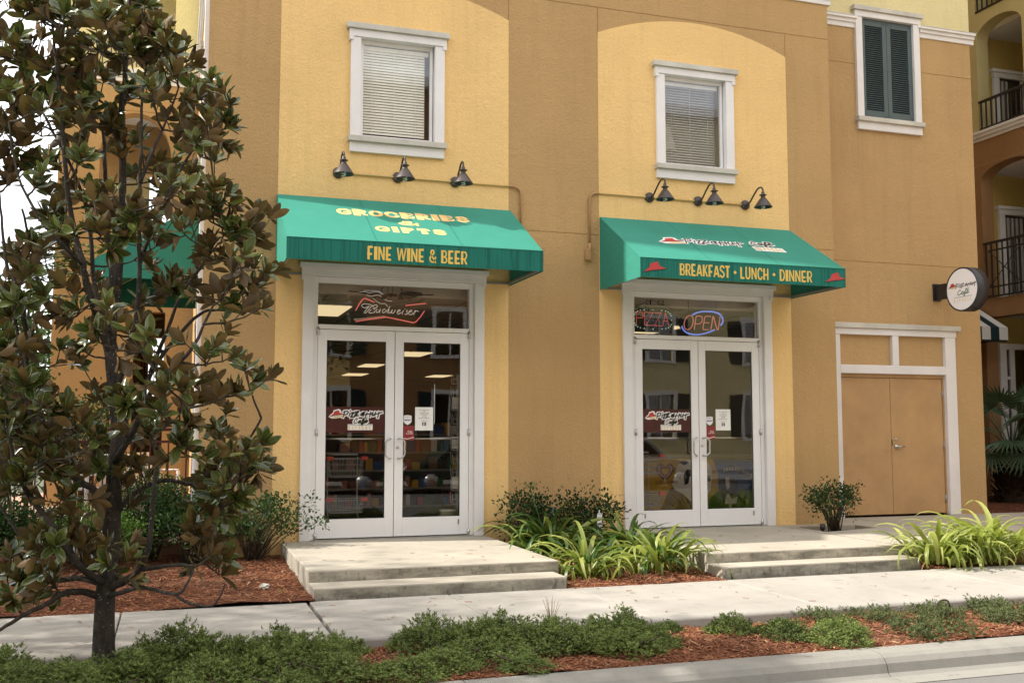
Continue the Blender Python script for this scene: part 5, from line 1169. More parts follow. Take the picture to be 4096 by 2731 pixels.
MAG_TIPS = [(-3.46,-5.06,3.96),(-3.52,-5.0,3.93),(-3.42,-4.42,4.14),(-3.23,-5.36,3.85),(-3.15,-4.83,4.08),(-3.0,-5.49,3.8),(-2.87,-4.39,4.28),(-2.73,-4.82,4.13),(-2.8,-4.31,4.19),(-2.71,-5.13,3.89),(-2.95,-4.67,4.08),(-3.21,-4.87,3.94),(-3.27,-5.04,3.77),(-3.52,-4.58,3.9),(-3.54,-5.03,3.72),(-3.62,-4.7,3.78),(-3.58,-4.37,3.85),(-3.45,-4.64,3.77),(-3.38,-4.86,3.65),(-3.26,-3.93,4.1),(-3.13,-4.76,3.88),(-3.03,-5.07,3.8),(-2.91,-4.78,3.84),(-2.81,-5.12,3.75),(-2.73,-5.08,3.69),(-2.59,-5.1,3.76),(-2.46,-4.29,4.02),(-2.67,-4.92,3.85),(-3.21,-4.68,3.71),(-3.14,-4.47,3.76),(-2.97,-3.99,3.99),(-2.85,-4.97,3.88),(-2.57,-5.22,3.58),(-2.47,-4.27,3.9),(-2.7,-5.57,3.35),(-2.63,-5.1,3.47),(-2.4,-4.76,3.6),(-2.31,-4.4,3.7),(-2.22,-5.33,3.38),(-2.37,-5.59,3.18),(-2.3,-4.81,3.33),(-2.21,-5.22,3.26),(-2.48,-5.15,3.25),(-2.89,-4.65,3.56),(-3.12,-4.68,3.56),(-3.22,-4.62,3.54),(-3.13,-4.98,3.36),(-3.41,-4.14,3.73),(-3.56,-4.05,3.77),(-3.56,-4.61,3.52),(-3.62,-4.74,3.45),(-3.54,-4.35,3.47),(-3.64,-4.43,3.37),(-3.38,-5.11,3.3),(-3.26,-4.94,3.26),(-3.23,-4.27,3.48),(-3.55,-4.67,3.23),(-3.45,-4.8,3.23),(-3.64,-4.52,3.15),(-2.97,-4.85,3.32),(-2.55,-4.97,3.2),(-2.43,-5.63,3.03),(-3.04,-3.97,3.36),(-2.9,-4.77,3.13),(-3.12,-5.21,2.95),(-3.34,-4.27,3.12),(-3.5,-4.53,3.04),(-3.6,-4.61,2.94),(-3.24,-4.25,2.99),(-3.35,-3.83,2.99),(-2.73,-4.66,3.1),(-2.59,-4.24,3.15),(-2.41,-4.23,3.11),(-2.32,-5.43,2.79),(-2.23,-5.25,2.8),(-2.35,-4.72,2.87),(-2.5,-5.68,2.72),(-3.04,-4.95,2.75),(-3.01,-4.18,2.88),(-3.13,-4.27,2.82),(-3.28,-4.46,2.76),(-3.32,-5.39,2.81),(-2.66,-4.05,2.88),(-2.48,-4.75,2.77),(-2.44,-4.68,2.82),(-3.31,-4.49,2.6),(-3.12,-5.56,2.42),(-2.91,-5.58,2.7),(-2.79,-5.52,2.55),(-2.7,-4.01,2.76),(-2.51,-5.38,2.53),(-2.37,-5.13,2.68),(-2.2,-5.17,2.6),(-2.05,-4.96,2.63),(-2.02,-4.99,2.54),(-2.13,-5.01,2.55),(-2.83,-5.54,2.44),(-2.95,-5.64,2.44),(-3.78,-4.49,4.1),(-3.81,-4.46,3.88),(-3.81,-4.22,3.71),(-3.78,-4.55,3.41),(-3.73,-4.72,3.15),(-3.43,-4.52,4.3),(-3.14,-5.41,3.98),(-2.96,-5.28,4.06),(-2.82,-5.3,4.06),(-3.58,-4.52,4.28),(-3.46,-3.8,2.64),(-3.26,-4.37,2.55),(-3.59,-4.13,2.39),(-3.44,-4.57,2.35),(-3.31,-4.59,2.27),(-3.12,-5.03,2.04),(-3.17,-4.93,1.97),(-2.96,-5.7,1.79),(-2.93,-5.52,1.87),(-2.79,-5.61,1.86),(-2.76,-4.47,1.99),(-2.67,-4.6,2.16),(-2.6,-4.39,2.25),(-2.78,-4.11,2.55),(-2.64,-5.1,2.48),(-2.53,-4.47,2.27),(-2.33,-4.23,2.5),(-2.24,-5.07,2.42),(-2.16,-4.7,2.61),(-2.07,-5.15,2.57),(-2.13,-5.58,2.36),(-2.04,-5.08,2.35),(-1.97,-5.3,2.3),(-2.22,-5.03,2.1),(-2.2,-5.26,2.18),(-2.05,-5.02,2.14),(-2.0,-5.52,2.04),(-2.4,-4.16,2.34),(-3.1,-4.09,2.27),(-3.34,-4.89,2.13),(-3.47,-5.07,2.07),(-3.56,-4.63,1.99),(-3.51,-4.34,1.92),(-3.58,-4.44,1.79),(-3.53,-4.47,1.62),(-3.34,-5.44,1.53),(-3.29,-5.29,1.54),(-3.25,-4.04,1.79),(-3.12,-4.67,1.81),(-2.66,-5.77,1.68),(-2.6,-5.42,1.55),(-2.35,-5.73,1.71),(-2.19,-5.51,1.72),(-2.06,-4.7,1.72),(-1.91,-5.2,1.62),(-2.26,-4.57,1.6),(-2.33,-4.96,1.53),(-2.47,-5.76,1.51),(-2.41,-5.34,1.45),(-2.15,-4.36,1.4),(-2.17,-5.39,1.51),(-2.8,-5.48,1.44),(-2.95,-4.18,1.44),(-3.01,-4.79,1.48),(-3.5,-4.66,1.36),(-3.52,-3.97,1.42),(-3.48,-5.29,1.4),(-3.06,-4.59,1.32),(-3.07,-5.36,1.26),(-2.93,-5.61,1.22),(-2.66,-5.37,1.26),(-2.76,-4.31,1.22),(-2.6,-5.04,1.29),(-2.59,-5.76,1.37),(-2.48,-5.54,1.19),(-2.28,-4.4,1.08),(-2.23,-4.65,1.06),(-2.05,-5.43,1.08),(-1.93,-4.75,1.01),(-2.08,-5.22,1.01),(-3.28,-5.31,1.21),(-3.46,-4.73,1.25),(-3.32,-4.25,1.36),(-3.62,-3.95,1.08),(-3.47,-4.2,1.12),(-3.26,-4.95,1.07),(-3.66,-4.8,2.18),(-3.61,-5.17,1.84),(-3.66,-4.62,1.57),(-3.63,-4.81,1.25),(-3.55,-4.54,1.09),(-3.33,-5.29,1.08),(-3.17,-5.03,1.05),(-3.13,-5.22,0.87),(-3.22,-5.34,1.1),(-3.38,-5.21,0.97),(-3.2,-5.26,0.99),(-3.46,-5.13,0.89),(-3.03,-4.53,1.06),(-2.66,-4.9,0.97),(-2.34,-5.62,1.1),(-2.26,-4.85,1.05),(-2.34,-4.92,0.87),(-2.26,-4.46,0.78),(-2.25,-5.14,0.72),(-2.2,-5.16,0.85),(-2.08,-5.31,0.86),(-2.03,-5.09,1.08),(-1.96,-5.02,1.02),(-2.76,-4.83,0.78),(-3.04,-4.94,0.54),(-3.03,-4.55,0.41),(-3.12,-4.74,0.44),(-3.0,-4.71,0.36),(-2.87,-5.33,0.46),(-3.25,-4.65,0.59),(-3.29,-5.15,0.55),(-3.48,-4.94,0.39),(-3.46,-4.6,0.31),(-3.48,-3.95,0.07),(-3.4,-4.28,0.14),(-2.32,-5.04,0.46),(-2.26,-5.13,0.48),(-2.16,-4.76,0.3),(-2.76,-4.23,0.47),(-3.14,-4.18,0.65),(-3.34,-4.8,1.06),(-3.22,-4.67,0.35),(-3.21,-4.9,0.3)]
MAG_LIMBS = [(0.068,0.03,[(-2.9,-4.787,-0.398),(-2.909,-4.784,-0.038),(-2.905,-4.785,0.255),(-2.881,-4.793,0.522),(-2.88,-4.793,0.805),(-2.872,-4.796,1.09),(-2.861,-4.8,1.253),(-2.894,-4.789,1.521),(-2.924,-4.779,1.753),(-2.924,-4.747,1.978),(-2.903,-4.733,2.219)]),(0.03,0.008,[(-2.903,-4.733,2.219),(-2.891,-4.705,2.591),(-2.887,-4.686,2.897),(-2.907,-4.679,3.346),(-2.907,-4.7,3.563),(-2.893,-4.736,3.778),(-2.888,-4.738,4.006),(-2.883,-4.74,4.202),(-2.88,-4.741,4.389)]),(0.028,0.007,[(-2.924,-4.779,1.767),(-3.011,-4.855,2.007),(-3.073,-4.887,2.191),(-3.104,-4.93,2.342),(-3.138,-4.918,2.468),(-3.19,-4.954,2.7),(-3.238,-4.99,3.067),(-3.285,-4.975,3.544),(-3.32,-4.963,3.758),(-3.349,-4.954,4.022)]),(0.018,0.006,[(-2.916,-4.729,2.109),(-2.972,-4.552,2.553),(-3.016,-4.432,3.006),(-3.043,-4.37,3.363),(-3.106,-4.349,3.653),(-3.105,-4.402,3.923),(-3.061,-4.417,4.18)]),(0.02,0.006,[(-2.894,-4.789,1.521),(-2.819,-4.919,1.717),(-2.781,-5.037,1.909),(-2.748,-5.1,2.215),(-2.763,-5.148,2.575),(-2.764,-5.148,2.961),(-2.768,-5.147,3.278),(-2.759,-5.097,3.562),(-2.732,-5.053,3.826)]),(0.022,0.006,[(-2.882,-4.793,1.118),(-2.816,-4.709,1.349),(-2.741,-4.681,1.467),(-2.656,-4.657,1.689),(-2.506,-4.707,1.908),(-2.365,-4.754,2.062),(-2.246,-4.793,2.092),(-2.075,-4.85,2.068)]),(0.016,0.005,[(-2.675,-4.651,1.662),(-2.579,-4.893,1.91),(-2.505,-5.023,2.12),(-2.428,-5.102,2.258),(-2.272,-5.206,2.48)]),(0.014,0.005,[(-2.747,-5.101,2.357),(-2.68,-5.071,2.566),(-2.592,-4.994,2.821),(-2.501,-4.919,3.054),(-2.367,-4.964,3.264),(-2.229,-5.01,3.385)]),(0.012,0.005,[(-2.761,-5.149,2.86),(-2.692,-5.172,3.061),(-2.618,-5.144,3.278),(-2.543,-5.116,3.529)]),(0.024,0.007,[(-2.879,-4.815,1.062),(-2.77,-5.146,1.235),(-2.681,-5.334,1.451),(-2.57,-5.423,1.611),(-2.421,-5.473,1.772),(-2.299,-5.461,2.049)]),(0.028,0.009,[(-2.88,-4.793,0.241),(-2.774,-4.987,0.316),(-2.699,-5.117,0.395),(-2.639,-5.242,0.555),(-2.627,-5.299,0.779),(-2.617,-5.302,0.961),(-2.603,-5.307,1.101)]),(0.016,0.007,[(-2.699,-5.117,0.39),(-2.566,-5.214,0.421),(-2.461,-5.249,0.429),(-2.372,-5.278,0.421)]),(0.016,0.006,[(-2.882,-4.824,0.19),(-2.72,-5.163,0.284),(-2.631,-5.298,0.299),(-2.483,-5.452,0.284),(-2.421,-5.473,0.323),(-2.377,-5.487,0.429)]),(0.01,0.005,[(-2.483,-5.452,0.284),(-2.396,-5.481,0.227),(-2.286,-5.518,0.209),(-2.234,-5.535,0.245),(-2.194,-5.548,0.341)]),(0.022,0.008,[(-2.87,-4.797,0.748),(-2.815,-4.709,0.777),(-2.738,-4.63,0.852),(-2.567,-4.581,0.926),(-2.372,-4.593,0.894),(-2.221,-4.591,0.922),(-2.097,-4.632,1.049),(-1.93,-4.688,1.352)]),(0.014,0.005,[(-2.372,-4.593,0.894),(-2.241,-4.69,0.843),(-2.101,-4.736,0.962),(-1.96,-4.783,1.022)]),(0.025,0.008,[(-2.916,-4.781,0.179),(-3.037,-4.847,0.234),(-3.144,-4.916,0.239),(-3.248,-4.987,0.182),(-3.37,-4.999,0.127),(-3.49,-5.012,0.055),(-3.588,-4.979,-0.013)]),(0.022,0.006,[(-2.913,-4.782,0.255),(-3.072,-4.624,0.291),(-3.243,-4.462,0.265),(-3.336,-4.378,0.339),(-3.445,-4.289,0.461),(-3.548,-4.255,0.623),(-3.645,-4.223,0.783),(-3.728,-4.195,1.051)]),(0.028,0.008,[(-2.9,-4.787,0.255),(-3.023,-4.956,0.38),(-3.099,-5.037,0.474),(-3.182,-5.114,0.651),(-3.297,-5.129,0.801),(-3.405,-5.093,0.969),(-3.479,-5.068,1.236),(-3.516,-5.056,1.505)]),(0.026,0.008,[(-2.879,-4.794,0.691),(-2.976,-4.867,0.87),(-3.111,-4.875,0.96),(-3.219,-4.891,1.084),(-3.317,-4.859,1.206),(-3.42,-4.825,1.457),(-3.473,-4.807,1.795),(-3.524,-4.79,2.079)]),(0.022,0.008,[(-2.872,-4.796,1.004),(-3.116,-4.452,1.035),(-3.233,-4.307,1.119),(-3.37,-4.209,1.306),(-3.463,-4.178,1.474),(-3.513,-4.161,1.78),(-3.44,-4.186,2.152),(-3.498,-4.166,2.526),(-3.584,-4.138,2.841)]),(0.016,0.006,[(-3.437,-4.819,1.908),(-3.517,-4.793,2.221),(-3.575,-4.773,2.336),(-3.612,-4.761,2.595),(-3.641,-4.751,2.826)]),(0.02,0.006,[(-2.912,-4.783,1.637),(-3.002,-4.437,1.956),(-3.08,-4.305,2.339),(-3.126,-4.237,2.725),(-3.212,-4.209,3.043),(-3.398,-4.2,3.413),(-3.552,-4.201,3.717),(-3.588,-4.242,4.051)]),(0.014,0.005,[(-3.104,-4.93,2.342),(-3.222,-5.101,2.443),(-3.346,-5.165,2.59),(-3.486,-5.119,2.867),(-3.551,-5.097,3.201)])]
# ------------------------------------------------------------------ plants
def leaf_mesh(name, L, W, rows, mat, fold=.25, curl=.25, tip=1.6, blunt=.55, wave=0.):
    vs = []; fs = []; uv = []
    for i in range(rows + 1):
        t = i / rows; wd = W * (math.sin(math.pi * (t ** blunt) * .985 + .02) ** .62) * .5
        y = L * t; z = -curl * L * (t ** 2.2)
        for j, s in enumerate((-1, -.5, 0, .5, 1)):
            vs.append((s * wd, y, z + abs(s) * wd * fold + wave * math.sin(7 * t + s) * wd)); uv.append(((s + 1) / 2, t))
    for i in range(rows):
        for j in range(4): a = i * 5 + j; fs.append((a, a + 1, a + 6, a + 5))
    me = bpy.data.meshes.new(name); me.from_pydata(vs, [], fs); me.polygons.foreach_set('use_smooth', [True] * len(fs))
    l = me.uv_layers.new(name='UVMap')
    for k, lp_ in enumerate(me.loops): l.data[k].uv = uv[lp_.vertex_index]
    me.materials.append(M[mat]); me.update(); return me, np.array(vs), np.array(fs), np.array(uv)

# ---- the magnolia in the foreground
mag = thing('magnolia_tree', 'glossy dark magnolia tree with brown leaf undersides at the left', 'tree', (-2.92, -4.78, -.3))
wood_nodes = []       # (position, radius)
trunk_mb = MB(); limb_mbs = []
for li, (r0, r1, P) in enumerate(MAG_LIMBS):
    pts = smooth_pts(P, 4); n = len(pts); rs = [r0 + (r1 - r0) * (i / (n - 1)) for i in range(n)]
    if li == 0:
        rs = [r * (1 + .35 * math.exp(-i / 2.2)) for i, r in enumerate(rs)]; pts[0] = pts[0] + Vector((0, 0, -.06))
        MB().tube(pts, rs, 14).build('trunk', 'barkm', mag)
    else:
        for i in range(1, n - 1): pts[i] = pts[i] + Vector(rng.normal(0, .002, 3))
        MB().tube(pts, rs, 8).build('limb', 'barkm', mag)
    for i, p in enumerate(pts):
        if i > 5: wood_nodes.append((np.array(p), rs[i]))
NP = np.array([q[0] for q in wood_nodes])
tips = np.array(MAG_TIPS); tw = MB(); ROS = []
od = np.argsort([np.min(np.linalg.norm(NP - t, axis=1)) for t in tips])
nodes = [q for q in NP]
for k in od:
    t = tips[k]; N = np.array(nodes); d = t - N; dist = np.linalg.norm(d, axis=1) + 1e-6
    cost = dist * (1 + 1.6 * np.clip(.25 - d[:, 2] / dist, 0, 2)) + (dist < .08) * 5
    i = int(np.argmin(cost)); a = Vector(N[i]); b = Vector(t); l = (b - a).length
    c = a.lerp(b, .55) + Vector((0, 0, -.16 * l)) + Vector(rng.normal(0, .035, 3)) * l
    pts = [a * (1 - u) ** 2 + c * 2 * u * (1 - u) + b * u * u for u in [j / 6 for j in range(7)]]
    pts = [p + Vector(rng.normal(0, .004, 3)) if 0 < j < 6 else p for j, p in enumerate(pts)]
    tw.tube(pts, [.0085 - .0045 * j / 6 for j in range(7)], 5)
    for p in pts[2:6]: nodes.append(np.array(p))
    outw = Vector((t[0] + 2.92, t[1] + 4.78, 0)); outw = outw / max(.25, outw.length); ax = (pts[6] - pts[4]).normalized() * .7 + Vector((0, 0, .6)) + outw * .6 + Vector(rng.normal(0, .24, 3)); ROS.append((pts[6], ax.normalized()))
    for q in ([pts[3]] if rng.random() < .9 else []) + ([pts[5]] if rng.random() < .85 else []) + ([pts[4]] if rng.random() < .55 else []) + ([pts[2]] if rng.random() < .15 else []):   # side shoots
        e = q + Vector(rng.normal(0, .075, 3)) + Vector((0, 0, .08)); tw.tube([q, q.lerp(e, .5), e], [.005, .004, .0035], 4); ROS.append((e, (e - q).normalized()))
tw.build('twigs', 'twig', mag)['kind'] = 'stuff'
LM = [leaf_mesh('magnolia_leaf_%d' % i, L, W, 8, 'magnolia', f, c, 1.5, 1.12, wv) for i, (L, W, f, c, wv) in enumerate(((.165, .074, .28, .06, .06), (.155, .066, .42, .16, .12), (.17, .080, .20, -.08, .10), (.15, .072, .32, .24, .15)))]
allv = []
for p, ax in ROS:
    u = ax.orthogonal().normalized(); v = ax.cross(u); n = int(rng.integers(7, 12)); a0 = rng.uniform(0, 6.28)
    for j in range(n):
        f_ = j / n; an = a0 + j * 2.4 + rng.normal(0, .25); tilt = R(14 + 52 * f_ + rng.normal(0, 11))
        rad = u * math.cos(an) + v * math.sin(an); d = (ax * math.cos(tilt) + rad * math.sin(tilt)).normalized(); nz = (ax * math.sin(tilt) - rad * math.cos(tilt)).normalized()
        s = rng.uniform(.50, .88) * (.9 + .18 * f_)
        allv.append((p - ax * (.035 * f_) + rad * .006, d, nz, s, int(rng.integers(4))))
def px_size(e):
    q = e[0] - CAM; dep = q.dot(_f); x = q.dot(_r) / dep; y = q.dot(_u) / dep
    return (e[3] / dep) if abs(x) < .50 and abs(y) < .335 else e[3] / dep * .3
allv.sort(key=px_size, reverse=True)
o0 = ORIGIN[mag]; YOUNG = {7, 31, 64, 120, 171, 230, 262}
ymesh, _, _, _ = leaf_mesh('young_leaf', .12, .05, 7, 'magnolia_young', .2, .15)
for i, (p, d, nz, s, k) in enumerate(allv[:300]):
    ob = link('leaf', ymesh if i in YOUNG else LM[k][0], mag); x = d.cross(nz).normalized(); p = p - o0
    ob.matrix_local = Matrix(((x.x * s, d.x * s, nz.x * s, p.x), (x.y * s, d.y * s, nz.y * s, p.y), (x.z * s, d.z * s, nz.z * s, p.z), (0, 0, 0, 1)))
VV, FF, UU, RR_, off = [], [], [], [], 0
for k in range(4):
    E_ = [e for e in allv[300:] if e[4] == k]
    pos = np.array([tuple(e[0] - o0) for e in E_]); mats = np.array([np.stack([np.array(e[1].cross(e[2]).normalized()), np.array(e[1]), np.array(e[2])], 1) * e[3] for e in E_])
    v, f, r_ = scatter(LM[k][1], LM[k][2], pos, mats, rng.random(len(E_))); VV.append(v); FF.append(f + off); UU.append(np.tile(LM[k][3], (len(E_), 1))); RR_.append(r_); off += len(v)
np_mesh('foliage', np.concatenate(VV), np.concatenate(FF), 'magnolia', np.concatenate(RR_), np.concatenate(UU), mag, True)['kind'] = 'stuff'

# ---- small-leaved shrubs
SLV = np.array([(0, 0, 0), (.5, .35, .10), (.42, .75, .08), (0, 1, -.06), (-.42, .75, .08), (-.5, .35, .10), (0, .5, -.02)], float); SLF = np.array([(0, 1, 6), (1, 2, 6), (2, 3, 6), (3, 4, 6), (4, 5, 6), (5, 0, 6)])
def shrub(name, label, x, y, z, rx, ry, h, n, leaf=.036, mat='shrub', stems=9, light=.0, lop=None, group=None, cat='shrub', gaps=.5, low=.12):
    t = thing(name, label, cat, (x, y, z), group)
    st = MB(); C_ = []
    nb_ = max(10, int(n / 42))
    for i in range(nb_):                                    # clump centres on branch ends
        th = rng.uniform(0, 6.28); ph = math.acos(rng.uniform(-.25, 1)); rr_ = rng.uniform(.55, 1.0)
        c = Vector((math.cos(th) * math.sin(ph) * rx * rr_, math.sin(th) * math.sin(ph) * ry * rr_, h * (.48 + .5 * math.cos(ph) * rr_)))
        if lop: c += Vector(lop) * rng.random()
        if c.z < low * h: c.z = low * h + rng.random() * .1 * h
        C_.append(c)
        if i < stems * 3:
            b = Vector((rng.uniform(-.15, .15) * rx, rng.uniform(-.15, .15) * ry, -.02)); mpt = b.lerp(c, .5) + Vector((0, 0, .12 * h))
            st.tube([b, mpt, c], [.009, .006, .003], 5)
    st.build('stems', 'twig', t, origin=Vector((0, 0, 0)))['kind'] = 'stuff'
    C_ = np.array([tuple(c) for c in C_]); idx = rng.integers(len(C_), size=n)
    rad = np.array([rx, ry, h * .5]) * .26 * gaps * 2
    ofs = rng.normal(0, 1, (n, 3)) * rad * .62
    pos = C_[idx] + ofs; pos[:, 2] = np.maximum(pos[:, 2], .015)
    d = ofs / (np.linalg.norm(ofs, axis=1, keepdims=True) + 1e-6) + np.array([0, 0, .55]) + rng.normal(0, .45, (n, 3))
    s = rng.uniform(.7, 1.25, n) * leaf
    F = frames(d, up=np.stack([rng.normal(0, .5, n), rng.normal(0, .5, n), np.ones(n)], 1)) * np.stack([s * .62, s, s], 1)[:, None, :]
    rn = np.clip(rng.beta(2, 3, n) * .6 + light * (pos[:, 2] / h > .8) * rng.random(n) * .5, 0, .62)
    v, f, r_ = scatter(SLV, SLF, pos, F, rn)
    np_mesh('foliage', v, f, mat, r_, None, t)['kind'] = 'stuff'
    return t
shrub('leafy_shrub', 'open branching shrub against the yellow wall left of the steps', -1.66, -.38, -.2, .42, .32, .68, 1700, .038, 'shrub', 12, .8, (.34, 0, .16), cat='shrub', gaps=.44)
shrub('leafy_shrub', 'dense dark shrub against the tan wall corner behind the magnolia', -2.30, -.22, -.2, .50, .38, .74, 4600, .034, 'shrub', 8, .4)
shrub('leafy_shrub', 'tall shrub with fresh light green tips in front of the railing', -2.72, .0, -.2, .48, .42, .95, 5200, .034, 'shrub', 8, .9)
shrub('leafy_shrub', 'round low shrub right behind the magnolia trunk', -3.25, -.35, -.2, .54, .44, .66, 4600, .033, 'shrub_light', 8, .3)
shrub('leafy_shrub', 'second low shrub left of the magnolia trunk below the fence', -3.85, -.2, -.2, .52, .44, .70, 4600, .033, 'shrub', 8, .4)
shrub('leafy_shrub', 'low dark shrub at the left picture edge', -4.5, -.5, -.2, .58, .5, .9, 4600, .036, 'shrub', 8, .3)
shrub('leafy_shrub', 'dark bushy shrub behind the strap-leaved plants, right of the groceries door', 1.50, -.34, -.19, .36, .22, .64, 1200, .042, 'shrub', 12, .3, (.1, 0, .12), gaps=.62)
shrub('leafy_shrub', 'upright open shrub behind the small shield sign', 2.26, -.32, -.19, .46, .22, .68, 1300, .044, 'shrub', 14, .3, (.12, 0, .06), gaps=.6)
shrub('leafy_shrub', 'small upright shrub in the planting pocket beside the tan door', 5.70, -.62, -.07, .36, .26, .62, 1500, .038, 'shrub', 14, .5, (-.08, 0, .08), gaps=.56)
# taller hedge and pinnate sprays at the left edge
shrub('hedge_bush', 'tall dark hedge bush at the left edge beneath the sky', -4.50, .9, -.2, .52, .5, 3.15, 8000, .055, 'myrtle', 12, .2, cat='bush')
shrub('hedge_bush', 'taller hedge bush left of the arched wing', -4.75, 3.4, -.1, .6, .6, 3.1, 5200, .06, 'myrtle', 12, .2, cat='bush')
shrub('hedge_bush', 'hedge bush on the patio below the arched wing', -3.75, 4.6, 0, .65, .6, 1.75, 3600, .05, 'shrub', 12, .2, cat='bush')
my = thing('crape_myrtle', 'crape myrtle with long arching rows of small leaves against the sky', 'tree', (-4.2, 2.0, -.1))
st = MB(); lp_, ld, ln = [], [], []
for i in range(26):
    a = Vector((-4.25 + rng.normal(0, .12), 2.0 + rng.normal(0, .12), rng.uniform(2.7, 3.6))); th = rng.uniform(-.9, 2.6); L_ = rng.uniform(.6, 1.15)
    d = Vector((math.cos(th), -abs(math.sin(th)) * .6, .45)); pts = [a + d * L_ * u + Vector((0, 0, -.38 * L_ * u * u)) for u in [j / 8 for j in range(9)]]
    st.tube(pts, [.007 - .0005 * j for j in range(9)], 4)
    for j in range(30):
        u = .15 + .85 * j / 30; p = pts[0] + (d * L_ * u) + Vector((0, 0, -.38 * L_ * u * u)); sd_ = Vector((-d.y, d.x, 0)).normalized() * (1 if j % 2 else -1)
        lp_.append(tuple(p)); ld.append(tuple(sd_ + d * .35 + Vector((0, 0, -.25)) + Vector(rng.normal(0, .2, 3)))); ln.append((0, 0, 1))
for i in range(5): st.tube(smooth_pts([(-4.25 + rng.normal(0, .05), 2.0 + rng.normal(0, .05), -.1), (-4.25 + rng.normal(0, .12), 2 + rng.normal(0, .12), 1.3), (-4.25 + rng.normal(0, .15), 2 + rng.normal(0, .15), 2.9)], 4), .014, 6)
st.build('branches', 'twig', my)['kind'] = 'stuff'
n = len(lp_); s = rng.uniform(.05, .085, n); F = frames(np.array(ld), up=np.array(ln, float) + rng.normal(0, .2, (n, 3))) * np.stack([s * .55, s, s], 1)[:, None, :]
v, f, r_ = scatter(SLV, SLF, np.array(lp_) - np.array(ORIGIN[my]), F, rng.random(n) * .6); np_mesh('foliage', v, f, 'myrtle', r_, None, my)['kind'] = 'stuff'

# ---- strap-leaved lilies: every leaf is its own piece
def strap(name, L, W, arch, mat, tip=.0):
    rows = 9; vs = []; fs = []; y = 0; z = 0; a = R(82)
    for i in range(rows + 1):
        t = i / rows; wd = W * (.55 + .45 * math.sin(math.pi * min(1, t * 1.15) ** .8)) * (1 if t < .75 else max(.04, 1 - ((t - .75) / .25) ** 1.6)) * .5
        for s in (-1, 0, 1): vs.append((s * wd, y - (abs(s) * wd * .2), z + abs(s) * wd * .35))
        a -= arch / rows * (.35 + 1.5 * t); y += L / rows * math.cos(a); z += L / rows * math.sin(a)
    for i in range(rows):
        for j in (0, 1): q = i * 3 + j; fs.append((q, q + 1, q + 4, q + 3))
    me = bpy.data.meshes.new(name); me.from_pydata(vs, [], fs); me.polygons.foreach_set('use_smooth', [True] * len(fs)); me.materials.append(M[mat]); return me
ST = {m_: [strap('strap_leaf', L, W, R(ar), m_) for L, W, ar in ((.62, .042, 95), (.55, .038, 135), (.50, .040, 65), (.66, .036, 165), (.46, .036, 190), (.60, .038, 235), (.70, .040, 115))] for m_ in ('lily', 'lily_dark', 'lily_light', 'dry')}
def lily(label, x, y, z, n, spread, scale, pal):
    t = thing('lily_clump', label, 'lily plant', (x, y, z))
    for i in range(n):
        m_ = pal[rng.integers(len(pal))]; r_ = abs(rng.normal(0, spread)); th = rng.uniform(0, 6.283); k = int(rng.integers(7)); s = scale * rng.uniform(.62, 1.2)
        ob = link('leaf', ST[m_][k], t); ob.location = (r_ * math.cos(th), r_ * math.sin(th), 0); ob.scale = (s * rng.uniform(.85, 1.15), s, s)
        ob.rotation_euler = (rng.normal(0, .16) - .28 * min(1, r_ / .2), rng.normal(0, .24), th - math.pi / 2 + rng.normal(0, .6))
    for i in range(max(3, n // 12)):
        ob = link('leaf', ST['dry'][int(rng.integers(1, 5))], t); th = rng.uniform(0, 6.28); s = scale * .7; ob.scale = (s * .7, s, s); ob.rotation_euler = (-.75 - rng.random() * .3, 0, th)
    return t
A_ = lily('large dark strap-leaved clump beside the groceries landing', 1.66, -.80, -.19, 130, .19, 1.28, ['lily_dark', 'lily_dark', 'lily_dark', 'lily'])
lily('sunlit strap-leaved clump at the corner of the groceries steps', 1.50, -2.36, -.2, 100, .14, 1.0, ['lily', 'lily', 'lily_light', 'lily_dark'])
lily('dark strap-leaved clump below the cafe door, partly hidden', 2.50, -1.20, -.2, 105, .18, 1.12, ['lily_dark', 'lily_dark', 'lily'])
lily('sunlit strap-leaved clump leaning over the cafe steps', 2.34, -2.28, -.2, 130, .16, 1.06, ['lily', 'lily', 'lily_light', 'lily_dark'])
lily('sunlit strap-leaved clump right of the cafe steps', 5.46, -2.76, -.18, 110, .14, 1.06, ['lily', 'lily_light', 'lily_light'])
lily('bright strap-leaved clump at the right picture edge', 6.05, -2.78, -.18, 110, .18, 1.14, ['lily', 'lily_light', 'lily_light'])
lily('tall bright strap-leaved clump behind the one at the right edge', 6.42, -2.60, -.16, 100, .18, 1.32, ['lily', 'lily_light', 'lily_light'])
# seed head on the large clump
sh_ = MB(); base = Vector((1.62, -.80, -.1)); top = Vector((1.42, -.85, .60)); sh_.tube([base, base.lerp(top, .5) + Vector((.02, 0, 0)), top], [.007, .006, .005], 5)
for i in range(16):
    th = i * 2.4; d = Vector((math.cos(th) * .8, math.sin(th) * .8, .5 * math.sin(i) + .35)).normalized(); sh_.tube([top, top + d * .06, top + d * .095], [.0018, .002, .006], 4)
sh_.build('seed_head', 'lily_dark', A_)

